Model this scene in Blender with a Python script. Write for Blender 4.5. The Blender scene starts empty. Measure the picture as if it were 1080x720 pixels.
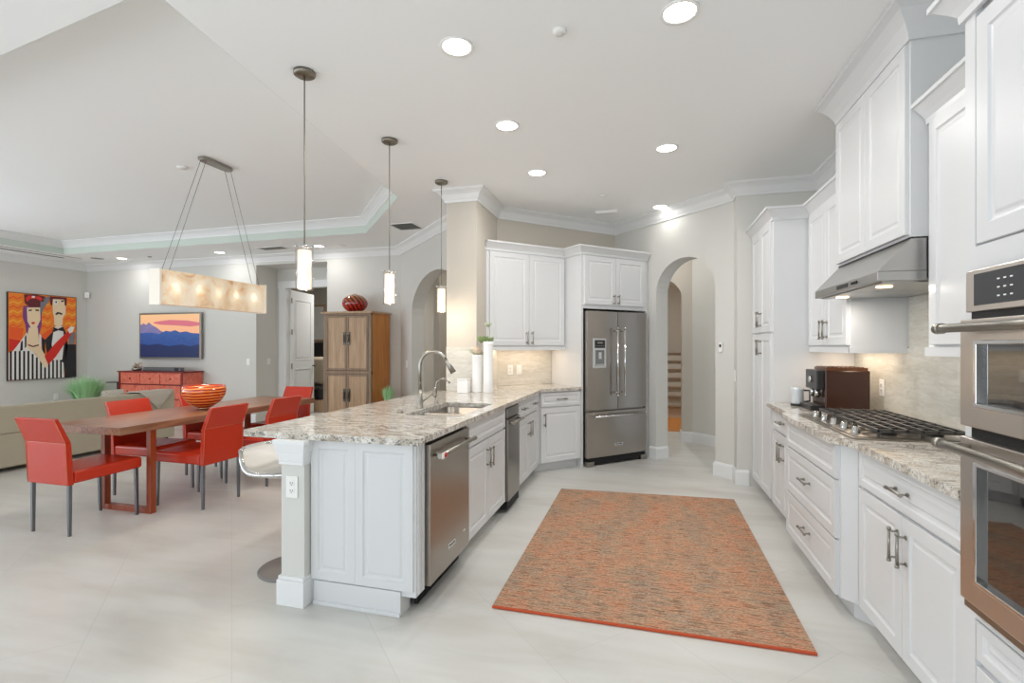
import bpy, bmesh, math, random
from mathutils import Vector, Matrix

random.seed(7)
S = bpy.context.scene
COL = S.collection
PI = math.pi

# ------------------------------------------------------------------ camera, daylight, exposure
CAM_H = 1.38
YAW = math.atan(143 / 520)
cam_data = bpy.data.cameras.new('camera')
cam_data.sensor_width = 36.0
cam_data.lens = 520 / 1080 * 36.0
cam_data.shift_y = 5 / 1080
cam_data.clip_start = 0.05
cam = bpy.data.objects.new('camera', cam_data)
COL.objects.link(cam)
cam.location = (0, 0, CAM_H)
cam.rotation_euler = (PI / 2, 0, YAW)
S.camera = cam

S.view_settings.view_transform = 'Standard'
S.view_settings.look = 'None'
S.view_settings.gamma = 1.0
S.view_settings.exposure = 0.0
S.view_settings.use_curve_mapping = False
S.cycles.use_denoising = True
S.cycles.max_bounces = 10
S.cycles.diffuse_bounces = 7
S.cycles.glossy_bounces = 5
S.cycles.transmission_bounces = 6
S.cycles.sample_clamp_indirect = 6.0
S.cycles.caustics_reflective = False
S.cycles.caustics_refractive = False

world = bpy.data.worlds.new('daylight')
S.world = world
world.use_nodes = True
wbg = world.node_tree.nodes['Background']
wbg.inputs[0].default_value = (0.86, 0.93, 1.0, 1)
wbg.inputs[1].default_value = 0.6

LAMP_W = 10.0      # each recessed downlight
TILT = math.radians(32)   # tips the bay lights upward, added to brighten the ceiling
WINDOW_W = 50.0   # daylight through each sliding door bay


def area_light(name, loc, rot, sx, sy, power, color, parent=None, shape='RECTANGLE', spread=PI):
    ld = bpy.data.lights.new(name, 'AREA')
    ld.shape = shape
    ld.size = sx
    if shape == 'RECTANGLE':
        ld.size_y = sy
    ld.energy = power
    ld.color = color
    ld.spread = spread
    o = bpy.data.objects.new(name, ld)
    COL.objects.link(o)
    o.location = loc
    o.rotation_euler = rot
    if parent:
        o.parent = parent
    return o


for k in range(4):     # daylight entering through the lanai doors behind the camera
    area_light('window_daylight', (-9.2 + 3.1 * k, -2.75, 1.25), (-PI / 2 - TILT, 0, PI), 2.7, 2.0, WINDOW_W, (0.86, 0.93, 1.0))
for k in range(2):     # and from an assumed, unseen side window, added to brighten the living room
    area_light('window_daylight', (-10.62, -1.2 + 3.3 * k, 1.25), (PI / 2 + TILT, 0, -PI / 2), 2.5, 2.0, WINDOW_W * 1.8, (0.86, 0.93, 1.0))


# ------------------------------------------------------------------ materials
def srgb(r, g, b):
    f = lambda c: ((c / 255) / 12.92) if c / 255 <= 0.04045 else (((c / 255) + 0.055) / 1.055) ** 2.4
    return (f(r), f(g), f(b), 1)


def mat(name, col, rough=0.5, metal=0.0, spec=0.5, emit=None, emit_s=0.0, coat=0.0, transmission=0.0, bump=0.0, bump_scale=200):
    m = bpy.data.materials.new(name)
    m.use_nodes = True
    b = m.node_tree.nodes['Principled BSDF']
    b.inputs['Base Color'].default_value = col
    b.inputs['Roughness'].default_value = rough
    b.inputs['Metallic'].default_value = metal
    b.inputs['Specular IOR Level'].default_value = spec
    b.inputs['Coat Weight'].default_value = coat
    b.inputs['Transmission Weight'].default_value = transmission
    if emit:
        b.inputs['Emission Color'].default_value = emit
        b.inputs['Emission Strength'].default_value = emit_s
    if bump:
        N = m.node_tree.nodes
        L = m.node_tree.links
        n = N.new('ShaderNodeTexNoise')
        n.inputs['Scale'].default_value = bump_scale
        tc = N.new('ShaderNodeTexCoord')
        L.new(tc.outputs['Object'], n.inputs['Vector'])
        bp = N.new('ShaderNodeBump')
        bp.inputs['Strength'].default_value = bump
        bp.inputs['Distance'].default_value = 0.002
        L.new(n.outputs['Fac'], bp.inputs['Height'])
        L.new(bp.outputs['Normal'], b.inputs['Normal'])
    return m


class NT:
    """small helper for node building"""
    def __init__(s, m):
        s.N = m.node_tree.nodes
        s.L = m.node_tree.links
        s.b = s.N['Principled BSDF']

    def add(s, t, **kw):
        n = s.N.new(t)
        for k, v in kw.items():
            if k.startswith('i_'):
                n.inputs[k[2:].replace('_', ' ')].default_value = v
            else:
                setattr(n, k, v)
        return n

    def ramp(s, src, stops):
        r = s.N.new('ShaderNodeValToRGB')
        e = r.color_ramp.elements
        e[0].position, e[0].color = stops[0]
        e[1].position, e[1].color = stops[-1]
        for p, c in stops[1:-1]:
            k = e.new(p)
            k.color = c
        s.L.new(src, r.inputs['Fac'])
        return r.outputs['Color']

    def coords(s, kind='Object', scale=(1, 1, 1), rot=(0, 0, 0)):
        tc = s.N.new('ShaderNodeTexCoord')
        mp = s.N.new('ShaderNodeMapping')
        mp.inputs['Scale'].default_value = scale
        mp.inputs['Rotation'].default_value = rot
        s.L.new(tc.outputs[kind], mp.inputs['Vector'])
        return mp.outputs['Vector']

    def noise(s, vec, scale, detail=4, rough=0.5, dist=0.0):
        n = s.N.new('ShaderNodeTexNoise')
        n.inputs['Scale'].default_value = scale
        n.inputs['Detail'].default_value = detail
        n.inputs['Roughness'].default_value = rough
        n.inputs['Distortion'].default_value = dist
        s.L.new(vec, n.inputs['Vector'])
        return n.outputs['Fac']

    def mix(s, a, b, fac, mode='MIX'):
        n = s.N.new('ShaderNodeMix')
        n.data_type = 'RGBA'
        n.blend_type = mode
        for sock, v in ((n.inputs[6], a), (n.inputs[7], b), (n.inputs[0], fac)):
            if isinstance(v, (tuple, list, float, int)):
                sock.default_value = v
            else:
                s.L.new(v, sock)
        return n.outputs[2]

    def bump(s, h, strength=0.3, dist=0.002):
        bp = s.N.new('ShaderNodeBump')
        bp.inputs['Strength'].default_value = strength
        bp.inputs['Distance'].default_value = dist
        s.L.new(h, bp.inputs['Height'])
        s.L.new(bp.outputs['Normal'], s.b.inputs['Normal'])


M = {}
M['cab'] = mat('cabinet_paint', srgb(214, 215, 216), 0.32, spec=0.45)
M['trim'] = mat('trim_paint', srgb(228, 229, 229), 0.4)
M['wall'] = mat('wall_paint', srgb(210, 209, 204), 0.85, spec=0.2, bump=0.05, bump_scale=120)
M['taupe'] = mat('taupe_wall_paint', srgb(200, 193, 182), 0.85, spec=0.2, bump=0.05, bump_scale=120)
M['ceil'] = mat('ceiling_paint', srgb(243, 244, 244), 0.9, spec=0.15)
M['tray'] = mat('tray_band_green_reflection', srgb(206, 216, 208), 0.8, spec=0.2)  # green reflection on the band put into its base colour
M['white'] = mat('white_plastic', srgb(236, 235, 232), 0.35)
M['ceramic'] = mat('white_ceramic', srgb(236, 236, 236), 0.18, coat=0.3)
M['nickel'] = mat('brushed_nickel', srgb(160, 156, 148), 0.32, 1.0)
M['chrome'] = mat('chrome', srgb(215, 215, 215), 0.09, 1.0)
M['bronze'] = mat('aged_bronze_nickel', srgb(140, 134, 122), 0.4, 1.0)
M['black'] = mat('black_plastic', srgb(30, 30, 32), 0.3)
M['blackmatte'] = mat('black_recess', srgb(14, 14, 15), 0.7)
M['iron'] = mat('cast_iron', srgb(84, 82, 80), 0.36, 0.5)
M['blackglass'] = mat('oven_black_glass', srgb(16, 15, 15), 0.03, spec=1.0, coat=1.0)
M['panelglass'] = mat('control_panel_glass', srgb(42, 44, 48), 0.15)
M['gunmetal'] = mat('gunmetal_legs', srgb(120, 122, 126), 0.32, 0.85)
M['leather'] = mat('orange_red_leather', srgb(184, 42, 10), 0.27, spec=0.5, bump=0.15, bump_scale=160)
M['seam'] = mat('leather_seam', srgb(206, 98, 62), 0.5)
M['red'] = mat('red_badge', srgb(200, 30, 40), 0.35)
M['stoolseat'] = mat('white_stool_leather', srgb(226, 224, 220), 0.35)
M['canlight'] = mat('downlight_lens', (1, 1, 1, 1), 0.5, emit=(1.0, 0.96, 0.9, 1), emit_s=9.0)
M['soil'] = mat('soil', srgb(70, 56, 44), 0.9)
M['leafgreen'] = mat('succulent_green', srgb(120, 140, 88), 0.55)
M['palegreen'] = mat('pale_sage_leaf', srgb(176, 186, 158), 0.6)
M['grassgreen'] = mat('ornamental_grass', srgb(172, 218, 164), 0.6)
M['brownpaper'] = mat('dried_bloom', srgb(196, 176, 158), 0.8)
M['sofa'] = mat('sofa_linen', srgb(176, 168, 150), 0.9, spec=0.1, bump=0.4, bump_scale=500)
M['mirror'] = mat('clear_glass', (1, 1, 1, 1), 0.02, transmission=1.0)
M['door'] = mat('door_paint', srgb(224, 225, 224), 0.4)
M['copper'] = mat('oven_stainless', srgb(212, 205, 199), 0.3, 1.0)
M['hoodsteel'] = mat('hood_stainless', srgb(186, 185, 183), 0.36, 1.0)
M['darkglass'] = mat('smoked_glass', srgb(60, 68, 74), 0.1)


def mk_steel(name, col, rough=0.28):
    m = mat(name, col, rough, 1.0)
    return m


M['steel'] = mk_steel('brushed_stainless', srgb(172, 165, 157))
M['steeldark'] = mk_steel('brushed_stainless_dark', srgb(156, 152, 146))

# floor: large pale porcelain tiles laid diagonally
m = M['floor'] = mat('porcelain_floor', srgb(212, 209, 202), 0.3, spec=0.4)
t = NT(m)
v = t.coords('Object', (1, 1, 1), (0, 0, PI / 4))
br = t.add('ShaderNodeTexBrick')
br.offset = 0.5
br.inputs['Scale'].default_value = 1.0
br.inputs['Brick Width'].default_value = 1.2
br.inputs['Row Height'].default_value = 0.6
br.inputs['Mortar Size'].default_value = 0.002
br.inputs['Mortar Smooth'].default_value = 0.3
br.inputs['Color1'].default_value = (0, 0, 0, 1)
br.inputs['Color2'].default_value = (1, 1, 1, 1)
br.inputs['Mortar'].default_value = (0.5, 0.5, 0.5, 1)
t.L.new(v, br.inputs['Vector'])
tile = t.ramp(br.outputs['Color'], [(0.0, srgb(204, 204, 200)), (1.0, srgb(212, 211, 208))])
v2 = t.coords('Object', (0.7, 2.2, 1), (0, 0, -0.35))
cl = t.ramp(t.noise(v2, 1.3, 5, 0.55, 0.4), [(0.3, srgb(186, 181, 173)), (0.5, srgb(203, 201, 195)), (0.72, srgb(214, 213, 208))])
vein = t.ramp(t.noise(t.coords('Object', (0.5, 4.5, 1), (0, 0, -0.35)), 1.4, 4, 0.55, 0.2), [(0.25, srgb(240, 236, 232)), (0.5, (1, 1, 1, 1)), (0.75, srgb(242, 243, 242))])
c = t.mix(tile, cl, 0.7)
c = t.mix(c, vein, 0.6, 'MULTIPLY')
gf = t.add('ShaderNodeMath', operation='MULTIPLY')
gf.inputs[1].default_value = 0.5
t.L.new(br.outputs['Fac'], gf.inputs[0])
c = t.mix(c, srgb(176, 175, 171), gf.outputs[0])
t.L.new(c, t.b.inputs['Base Color'])

# granite
m = M['granite'] = mat('granite', srgb(200, 196, 188), 0.09, spec=0.55)
t = NT(m)
v = t.coords('Object', (1, 1, 1))
vs = t.coords('Object', (1.0, 2.6, 1.6), (0, 0, 0.5))
base = t.ramp(t.noise(vs, 9, 6, 0.65, 0.8), [(0.32, srgb(162, 150, 136)), (0.45, srgb(196, 188, 176)), (0.60, srgb(226, 222, 215))])
dark = t.ramp(t.noise(vs, 34, 5, 0.62, 0.5), [(0.35, srgb(60, 66, 72)), (0.42, srgb(130, 134, 138)), (0.455, (1, 1, 1, 1))])
speck = t.ramp(t.noise(v, 120, 3, 0.6), [(0.36, srgb(110, 106, 104)), (0.45, (1, 1, 1, 1))])
clear = t.ramp(t.noise(v, 4.5, 3), [(0.4, (0.15, 0.15, 0.15, 1)), (0.62, (1, 1, 1, 1))])
c = t.mix(base, dark, clear, 'MULTIPLY')
c = t.mix(c, speck, 0.75, 'MULTIPLY')
t.L.new(c, t.b.inputs['Base Color'])


def mk_splash(name, c1, c2, w=0.3, h=0.1, rot=(PI / 2, 0, 0)):
    m = mat(name, c1, 0.35)
    t = NT(m)
    v = t.coords('Object', (1, 1, 1), rot)
    br = t.add('ShaderNodeTexBrick')
    br.offset = 0.5
    br.inputs['Scale'].default_value = 1.0
    br.inputs['Brick Width'].default_value = w
    br.inputs['Row Height'].default_value = h
    br.inputs['Mortar Size'].default_value = 0.0015
    br.inputs['Color1'].default_value = c1
    br.inputs['Color2'].default_value = c2
    br.inputs['Mortar'].default_value = srgb(206, 203, 196)
    t.L.new(v, br.inputs['Vector'])
    n = t.ramp(t.noise(t.coords('Object', (1, 1, 5)), 7, 5, 0.6, 1), [(0.3, srgb(206, 202, 194)), (0.65, (1, 1, 1, 1))])
    t.L.new(t.mix(br.outputs['Color'], n, 0.55, 'MULTIPLY'), t.b.inputs['Base Color'])
    return m


M['splash'] = mk_splash('stone_tile_backsplash', srgb(212, 208, 198), srgb(222, 219, 211), 0.3, 0.1, (-PI / 2, 0, 0))
M['splashR'] = mk_splash('stone_tile_backsplash_side', srgb(198, 197, 188), srgb(214, 212, 204), 0.3, 0.1, (0, -PI / 2, -PI / 2))


def mk_wood(name, c1, c2, axis_scale, scale=3, rough=0.4, dist=1.2):
    m = mat(name, c1, rough)
    t = NT(m)
    n = t.noise(t.coords('Object', axis_scale), scale, 6, 0.6, dist)
    t.L.new(t.ramp(n, [(0.3, c1), (0.7, c2)]), t.b.inputs['Base Color'])
    return m


M['walnut'] = mk_wood('table_top_wood', srgb(112, 72, 50), srgb(164, 122, 94), (9, 0.7, 9), 2.2, 0.28)
M['walnutleg'] = mk_wood('table_leg_wood', srgb(112, 46, 26), srgb(160, 74, 38), (8, 8, 0.7), 2.2, 0.3)
M['ash'] = mk_wood('weathered_ash_wood', srgb(158, 128, 100), srgb(196, 166, 134), (12, 12, 0.7), 2.2, 0.55)
M['ashdark'] = mk_wood('weathered_ash_edge', srgb(120, 98, 78), srgb(152, 130, 106), (12, 12, 0.7), 2.2, 0.55)
M['honey'] = mk_wood('honey_wood', srgb(176, 104, 42), srgb(212, 146, 74), (10, 10, 0.6), 2.2, 0.4)
M['coral'] = mk_wood('worn_coral_lacquer', srgb(200, 84, 64), srgb(226, 128, 104), (2, 2, 2), 5, 0.35)
M['coraldark'] = mat('coral_lacquer_edge', srgb(120, 30, 26), 0.4)

# rug
m = M['rug'] = mat('woven_rug', srgb(176, 110, 80), 0.95, spec=0.1)
t = NT(m)
n1 = t.noise(t.coords('Object', (2.4, 12, 1)), 2.2, 5, 0.7, 0.3)
n3 = t.noise(t.coords('Object', (3.0, 1.2, 1)), 1.6, 4, 0.6, 0.3)
n2 = t.noise(t.coords('Object', (60, 150, 1)), 1.0, 3, 0.6)
n4 = t.noise(t.coords('Object', (7, 80, 1)), 1.5, 4, 0.65)
c1 = t.ramp(n1, [(0.38, srgb(158, 134, 114)), (0.47, srgb(186, 152, 124)), (0.53, srgb(204, 132, 92)), (0.62, srgb(196, 112, 70))])
c3 = t.ramp(n3, [(0.38, srgb(172, 148, 130)), (0.5, srgb(196, 148, 114)), (0.6, srgb(210, 124, 80))])
c2 = t.ramp(n2, [(0.40, srgb(150, 128, 116)), (0.5, srgb(214, 190, 174)), (0.60, srgb(255, 250, 240))])
c4 = t.ramp(n4, [(0.36, srgb(116, 88, 72)), (0.44, srgb(214, 200, 190)), (0.5, (1, 1, 1, 1))])
c = t.mix(c1, c3, 0.5)
c = t.mix(c, c2, 0.55, 'MULTIPLY')
c = t.mix(c, c4, 0.8, 'MULTIPLY')
hs = t.add('ShaderNodeHueSaturation')
hs.inputs['Value'].default_value = 1.06
hs.inputs['Hue'].default_value = 0.512
hs.inputs['Saturation'].default_value = 0.8
t.L.new(c, hs.inputs['Color'])
c = hs.outputs['Color']
t.L.new(c, t.b.inputs['Base Color'])
t.bump(n2, 0.8, 0.006)
M['rugedge'] = mat('rug_binding', srgb(184, 78, 44), 0.9)

# striped orange art glass
m = M['artglass'] = mat('orange_striped_glass', srgb(224, 70, 24), 0.08, spec=0.6, coat=0.6)
t = NT(m)
wv = t.add('ShaderNodeTexWave', bands_direction='Z')
wv.inputs['Scale'].default_value = 11
wv.inputs['Distortion'].default_value = 2.2
wv.inputs['Detail Scale'].default_value = 0.6
t.L.new(t.coords('Object'), wv.inputs['Vector'])
t.L.new(t.ramp(wv.outputs['Fac'], [(0.1, srgb(150, 52, 16)), (0.4, srgb(228, 64, 22)), (0.75, srgb(236, 96, 30)), (0.95, srgb(232, 170, 84))]), t.b.inputs['Base Color'])
m = M['vaseglass'] = mat('red_amber_art_glass', srgb(150, 30, 20), 0.08, coat=0.6)
t = NT(m)
wv = t.add('ShaderNodeTexWave', bands_direction='DIAGONAL')
wv.inputs['Scale'].default_value = 7
wv.inputs['Distortion'].default_value = 3
t.L.new(t.coords('Object'), wv.inputs['Vector'])
st = t.ramp(wv.outputs['Fac'], [(0.25, srgb(60, 22, 16)), (0.5, srgb(255, 235, 220)), (1, (1, 1, 1, 1))])
gr = t.add('ShaderNodeSeparateXYZ')
t.L.new(t.coords('Generated'), gr.inputs[0])
zc = t.ramp(gr.outputs['Z'], [(0.15, srgb(186, 30, 24)), (0.5, srgb(176, 40, 24)), (0.75, srgb(176, 110, 62)), (1, srgb(190, 150, 100))])
t.L.new(t.mix(zc, st, 0.85, 'MULTIPLY'), t.b.inputs['Base Color'])

# glowing alabaster
m = M['alabaster'] = mat('lit_alabaster', srgb(240, 214, 180), 0.4)
t = NT(m)
vv = t.coords('Object')
al = t.ramp(t.noise(vv, 4.5, 6, 0.6, 1.2), [(0.3, srgb(212, 164, 118)), (0.42, srgb(226, 198, 162)), (0.55, srgb(236, 218, 192)), (0.75, srgb(242, 230, 212))])
t.L.new(al, t.b.inputs['Base Color'])
t.L.new(al, t.b.inputs['Emission Color'])
vo = t.add('ShaderNodeTexVoronoi')
vo.inputs['Scale'].default_value = 1.0
vo.inputs['Randomness'].default_value = 0.0
mpv = t.add('ShaderNodeMapping')
mpv.inputs['Scale'].default_value = (0, 4.2, 3.3)
mpv.inputs['Location'].default_value = (0.0, 0.35, -0.29)
tcv = t.add('ShaderNodeTexCoord')
t.L.new(tcv.outputs['Object'], mpv.inputs['Vector'])
t.L.new(mpv.outputs['Vector'], vo.inputs['Vector'])
t.L.new(t.ramp(vo.outputs['Distance'], [(0.05, (1.0, 1.0, 1.0, 1)), (0.22, (0.42, 0.42, 0.42, 1)), (0.5, (0.22, 0.22, 0.22, 1))]), t.b.inputs['Emission Strength'])
M['alabend'] = mat('alabaster_end', srgb(236, 228, 216), 0.45, emit=srgb(240, 230, 214), emit_s=0.12)
M['shade'] = mat('lit_opal_glass', srgb(250, 240, 226), 0.3, emit=srgb(255, 224, 186), emit_s=0.7)
M['puck'] = mat('lit_puck', (1, 1, 1, 1), 0.4, emit=srgb(255, 214, 160), emit_s=4)

# clear glass sleeve: mostly transparent, light passes
m = M['sleeve'] = mat('clear_sleeve_glass', (1, 1, 1, 1), 0.05)
t = NT(m)
tr = t.add('ShaderNodeBsdfTransparent')
gl = t.add('ShaderNodeBsdfGlossy')
gl.inputs['Roughness'].default_value = 0.08
mx_ = t.add('ShaderNodeMixShader')
lw = t.add('ShaderNodeLayerWeight')
lw.inputs['Blend'].default_value = 0.35
fm = t.add('ShaderNodeMath', operation='MULTIPLY')
fm.inputs[1].default_value = 0.28
t.L.new(lw.outputs['Facing'], fm.inputs[0])
t.L.new(fm.outputs[0], mx_.inputs[0])
t.L.new(tr.outputs[0], mx_.inputs[1])
t.L.new(gl.outputs[0], mx_.inputs[2])
t.L.new(mx_.outputs[0], t.N['Material Output'].inputs['Surface'])

# throw blanket
m = M['throw'] = mat('knitted_throw', srgb(196, 190, 178), 0.95, spec=0.1)
t = NT(m)
ck = t.add('ShaderNodeTexChecker')
ck.inputs['Scale'].default_value = 60
t.L.new(t.coords('Object'), ck.inputs['Vector'])
t.L.new(t.mix(srgb(206, 200, 190), srgb(170, 162, 150), ck.outputs['Fac']), t.b.inputs['Base Color'])


# ------------------------------------------------------------------ mesh helpers
class B:
    def __init__(s):
        s.bm = bmesh.new()
        s.mi = 0

    def _tag(s, faces):
        for f in faces:
            f.material_index = s.mi

    def box(s, x0, y0, z0, x1, y1, z1, mx=None):
        v = [s.bm.verts.new(p) for p in ((x0, y0, z0), (x1, y0, z0), (x1, y1, z0), (x0, y1, z0), (x0, y0, z1), (x1, y0, z1), (x1, y1, z1), (x0, y1, z1))]
        if mx is not None:
            for q in v:
                q.co = mx @ q.co
        fs = [s.bm.faces.new([v[i] for i in f]) for f in ((0, 3, 2, 1), (4, 5, 6, 7), (0, 1, 5, 4), (1, 2, 6, 5), (2, 3, 7, 6), (3, 0, 4, 7))]
        s._tag(fs)
        return s

    def hexa(s, lo, hi, mx=None):
        """lo/hi: four points each (bottom loop, top loop)"""
        v = [s.bm.verts.new(p) for p in list(lo) + list(hi)]
        n = len(lo)
        fs = [s.bm.faces.new(v[:n][::-1]), s.bm.faces.new(v[n:])]
        for i in range(n):
            j = (i + 1) % n
            fs.append(s.bm.faces.new((v[i], v[j], v[n + j], v[n + i])))
        s._tag(fs)
        return s

    def prism(s, poly, z0, z1, plane='XY', holes=()):
        """extruded polygon with optional holes; plane XY (extrude z) or XZ (poly in x,z, extrude y z0->z1) or YZ (extrude x)"""
        def P(a, b, c):
            return {'XY': (a, b, c), 'XZ': (a, c, b), 'YZ': (c, a, b)}[plane]
        loops = [poly] + list(holes)
        rings = []
        for lp in loops:
            lo = [s.bm.verts.new(P(a, b, z0)) for a, b in lp]
            hi = [s.bm.verts.new(P(a, b, z1)) for a, b in lp]
            rings.append((lo, hi))
        fs = []
        for lo, hi in rings:
            n = len(lo)
            for i in range(n):
                j = (i + 1) % n
                fs.append(s.bm.faces.new((lo[i], lo[j], hi[j], hi[i])))
        if holes:
            for k in (0, 1):
                es = []
                for r in rings:
                    vs = r[k]
                    for i in range(len(vs)):
                        e = s.bm.edges.get((vs[i], vs[(i + 1) % len(vs)]))
                        es.append(e)
                g = bmesh.ops.triangle_fill(s.bm, edges=es, use_beauty=True)
                fs += [f for f in g['geom'] if isinstance(f, bmesh.types.BMFace)]
        else:
            fs.append(s.bm.faces.new(rings[0][0][::-1]))
            fs.append(s.bm.faces.new(rings[0][1]))
        s._tag(fs)
        return s

    def lathe(s, prof, n=32, c=(0, 0), axis='Z', close=False, z0=0):
        """prof: list of (r,z)"""
        rings = []
        for r, z in prof:
            ring = []
            for k in range(n):
                a = 2 * PI * k / n
                x, y = r * math.cos(a), r * math.sin(a)
                if axis == 'Z':
                    p = (c[0] + x, c[1] + y, z + z0)
                elif axis == 'Y':
                    p = (c[0] + x, z + z0, c[1] + y)
                else:
                    p = (z + z0, c[0] + x, c[1] + y)
                ring.append(s.bm.verts.new(p))
            rings.append(ring)
        fs = []
        for a, b in zip(rings[:-1], rings[1:]):
            for k in range(n):
                j = (k + 1) % n
                fs.append(s.bm.faces.new((a[k], a[j], b[j], b[k])))
        if prof[0][0] > 1e-4:
            fs.append(s.bm.faces.new(rings[0][::-1]))
        if prof[-1][0] > 1e-4:
            fs.append(s.bm.faces.new(rings[-1]))
        s._tag(fs)
        for f in fs:
            f.smooth = True
        return s

    def cyl(s, p0, p1, r, n=16, r2=None):
        return s.tube([p0, p1], r, n, r2)

    def tube(s, pts, r, n=12, r2=None):
        pts = [Vector(p) for p in pts]
        N = len(pts)
        rings = []
        up = None
        for i, p in enumerate(pts):
            if i == 0:
                d = pts[1] - pts[0]
            elif i == N - 1:
                d = pts[-1] - pts[-2]
            else:
                d = (pts[i] - pts[i - 1]).normalized() + (pts[i + 1] - pts[i]).normalized()
            d.normalize()
            if up is None:
                up = d.orthogonal().normalized()
            up = (up - d * up.dot(d))
            if up.length < 1e-6:
                up = d.orthogonal()
            up.normalize()
            w = d.cross(up)
            rr = r if r2 is None else r + (r2 - r) * i / (N - 1)
            if isinstance(r, (list, tuple)):
                rr = r[i]
            rings.append([s.bm.verts.new(p + (up * math.cos(2 * PI * k / n) + w * math.sin(2 * PI * k / n)) * rr) for k in range(n)])
        fs = []
        for a, b in zip(rings[:-1], rings[1:]):
            for k in range(n):
                j = (k + 1) % n
                f = s.bm.faces.new((a[k], a[j], b[j], b[k]))
                f.smooth = True
                fs.append(f)
        fs.append(s.bm.faces.new(rings[0][::-1]))
        fs.append(s.bm.faces.new(rings[-1]))
        s._tag(fs)
        return s

    def sweep(s, path, prof, closed=False):
        """profile (out, z) swept along a 2-D path; out is to the left of travel; mitred corners"""
        n = len(path)
        nrm = []
        P = [Vector(p) for p in path]
        segs = []
        for i in range(n if closed else n - 1):
            d = (P[(i + 1) % n] - P[i]).normalized()
            segs.append(Vector((-d.y, d.x)))
        rings = []
        for i in range(n):
            if closed:
                a, b = segs[i - 1], segs[i]
            else:
                a = segs[max(i - 1, 0)]
                b = segs[min(i, n - 2)]
            mdir = (a + b)
            mdir = mdir / max(mdir.dot(a), 1e-6) if (a + b).length > 1e-6 else a
            rings.append([s.bm.verts.new((P[i].x + mdir.x * o, P[i].y + mdir.y * o, z)) for o, z in prof])
        fs = []
        m_ = len(prof)
        for i in range(n if closed else n - 1):
            r0, r1 = rings[i], rings[(i + 1) % n]
            for k in range(m_):
                j = (k + 1) % m_
                fs.append(s.bm.faces.new((r0[k], r0[j], r1[j], r1[k])))
        if not closed:
            fs.append(s.bm.faces.new(rings[0]))
            fs.append(s.bm.faces.new(rings[-1][::-1]))
        s._tag(fs)
        return s

    def panel(s, x0, z0, x1, z1, yb, t, rail=0.055, field=True):
        """raised-panel door/drawer front in the XZ plane, back at y=yb, front at yb-t"""
        f = yb - t
        g = [(0, yb), (0, f + 0.002), (0.002, f), (rail, f), (rail + 0.006, f + 0.006), (rail + 0.012, f + 0.0075)]
        if field:
            g += [(rail + 0.020, f + 0.0075), (rail + 0.030, f + 0.0035)]
        rings = []
        for ins, y in g:
            rings.append([s.bm.verts.new(p) for p in ((x0 + ins, y, z0 + ins), (x1 - ins, y, z0 + ins), (x1 - ins, y, z1 - ins), (x0 + ins, y, z1 - ins))])
        fs = []
        for a, b in zip(rings[:-1], rings[1:]):
            for k in range(4):
                j = (k + 1) % 4
                fs.append(s.bm.faces.new((a[k], a[j], b[j], b[k])))
        fs.append(s.bm.faces.new(rings[-1]))
        fs.append(s.bm.faces.new(rings[0][::-1]))
        s._tag(fs)
        return s

    def obj(s, name, mats, parent=None, loc=None, rot=None, bevel=0, seg=2, smooth=None):
        bm = s.bm
        bmesh.ops.recalc_face_normals(bm, faces=bm.faces)
        me = bpy.data.meshes.new(name)
        bm.to_mesh(me)
        bm.free()
        if not isinstance(mats, (list, tuple)):
            mats = [mats]
        for m_ in mats:
            me.materials.append(M[m_] if isinstance(m_, str) else m_)
        o = bpy.data.objects.new(name, me)
        COL.objects.link(o)
        if parent:
            o.parent = parent
        if loc:
            o.location = loc
        if rot is not None:
            o.rotation_euler = rot if isinstance(rot, (tuple, list)) else (0, 0, rot)
        if bevel:
            md = o.modifiers.new('bevel', 'BEVEL')
            md.width = bevel
            md.segments = seg
            md.limit_method = 'ANGLE'
            md.angle_limit = math.radians(40)
            md.harden_normals = False
        if smooth:
            for p in me.polygons:
                p.use_smooth = True
        return o


def tag(o, label, cat, group=None):
    o['label'] = label
    o['category'] = cat
    if group:
        o['group'] = group
    return o


def struct(o, label=None):
    o['kind'] = 'structure'
    if label:
        o['label'] = label
    return o


def thing(name, label, cat, loc=(0, 0, 0), rot=0, group=None):
    o = bpy.data.objects.new(name, None)
    o.empty_display_size = 0.1
    COL.objects.link(o)
    o.location = loc
    o.rotation_euler = (0, 0, rot)
    return tag(o, label, cat, group)


def kids(o):
    return [c for c in COL.objects if c.parent == o]


def dup(root, loc, rot=0, label=None):
    r = root.copy()
    COL.objects.link(r)
    r.location = loc
    r.rotation_euler = (0, 0, rot)
    if label:
        r['label'] = label
    for ch in kids(root):
        c = ch.copy()
        COL.objects.link(c)
        c.parent = r
        for g in kids(ch):
            d = g.copy()
            COL.objects.link(d)
            d.parent = c
    return r


def lettering(name, text, size, parent, loc, rot, mt, depth=0.0006):
    cu = bpy.data.curves.new(name, 'FONT')
    cu.body = text
    cu.size = size
    cu.extrude = depth
    cu.align_x = 'CENTER'
    cu.align_y = 'CENTER'
    tmp = bpy.data.objects.new(name + '_tmp', cu)
    COL.objects.link(tmp)
    dg = bpy.context.evaluated_depsgraph_get()
    me = bpy.data.meshes.new_from_object(tmp.evaluated_get(dg))
    bpy.data.objects.remove(tmp)
    me.materials.clear()
    me.materials.append(M[mt])
    o = bpy.data.objects.new(name, me)
    COL.objects.link(o)
    o.parent = parent
    o.location = loc
    o.rotation_euler = rot
    return o


R2 = math.sqrt(0.5)


def D(s, p):
    """kitchen diagonal frame -> world xy"""
    return (R2 * (s - p), R2 * (s + p))


CEIL = 3.0
# ------------------------------------------------------------------ room shell
struct(B().box(-11.1, -3.2, -0.12, 1.8, 12.2, 0).obj('floor', 'floor'), 'pale porcelain tile floor laid diagonally')

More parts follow.
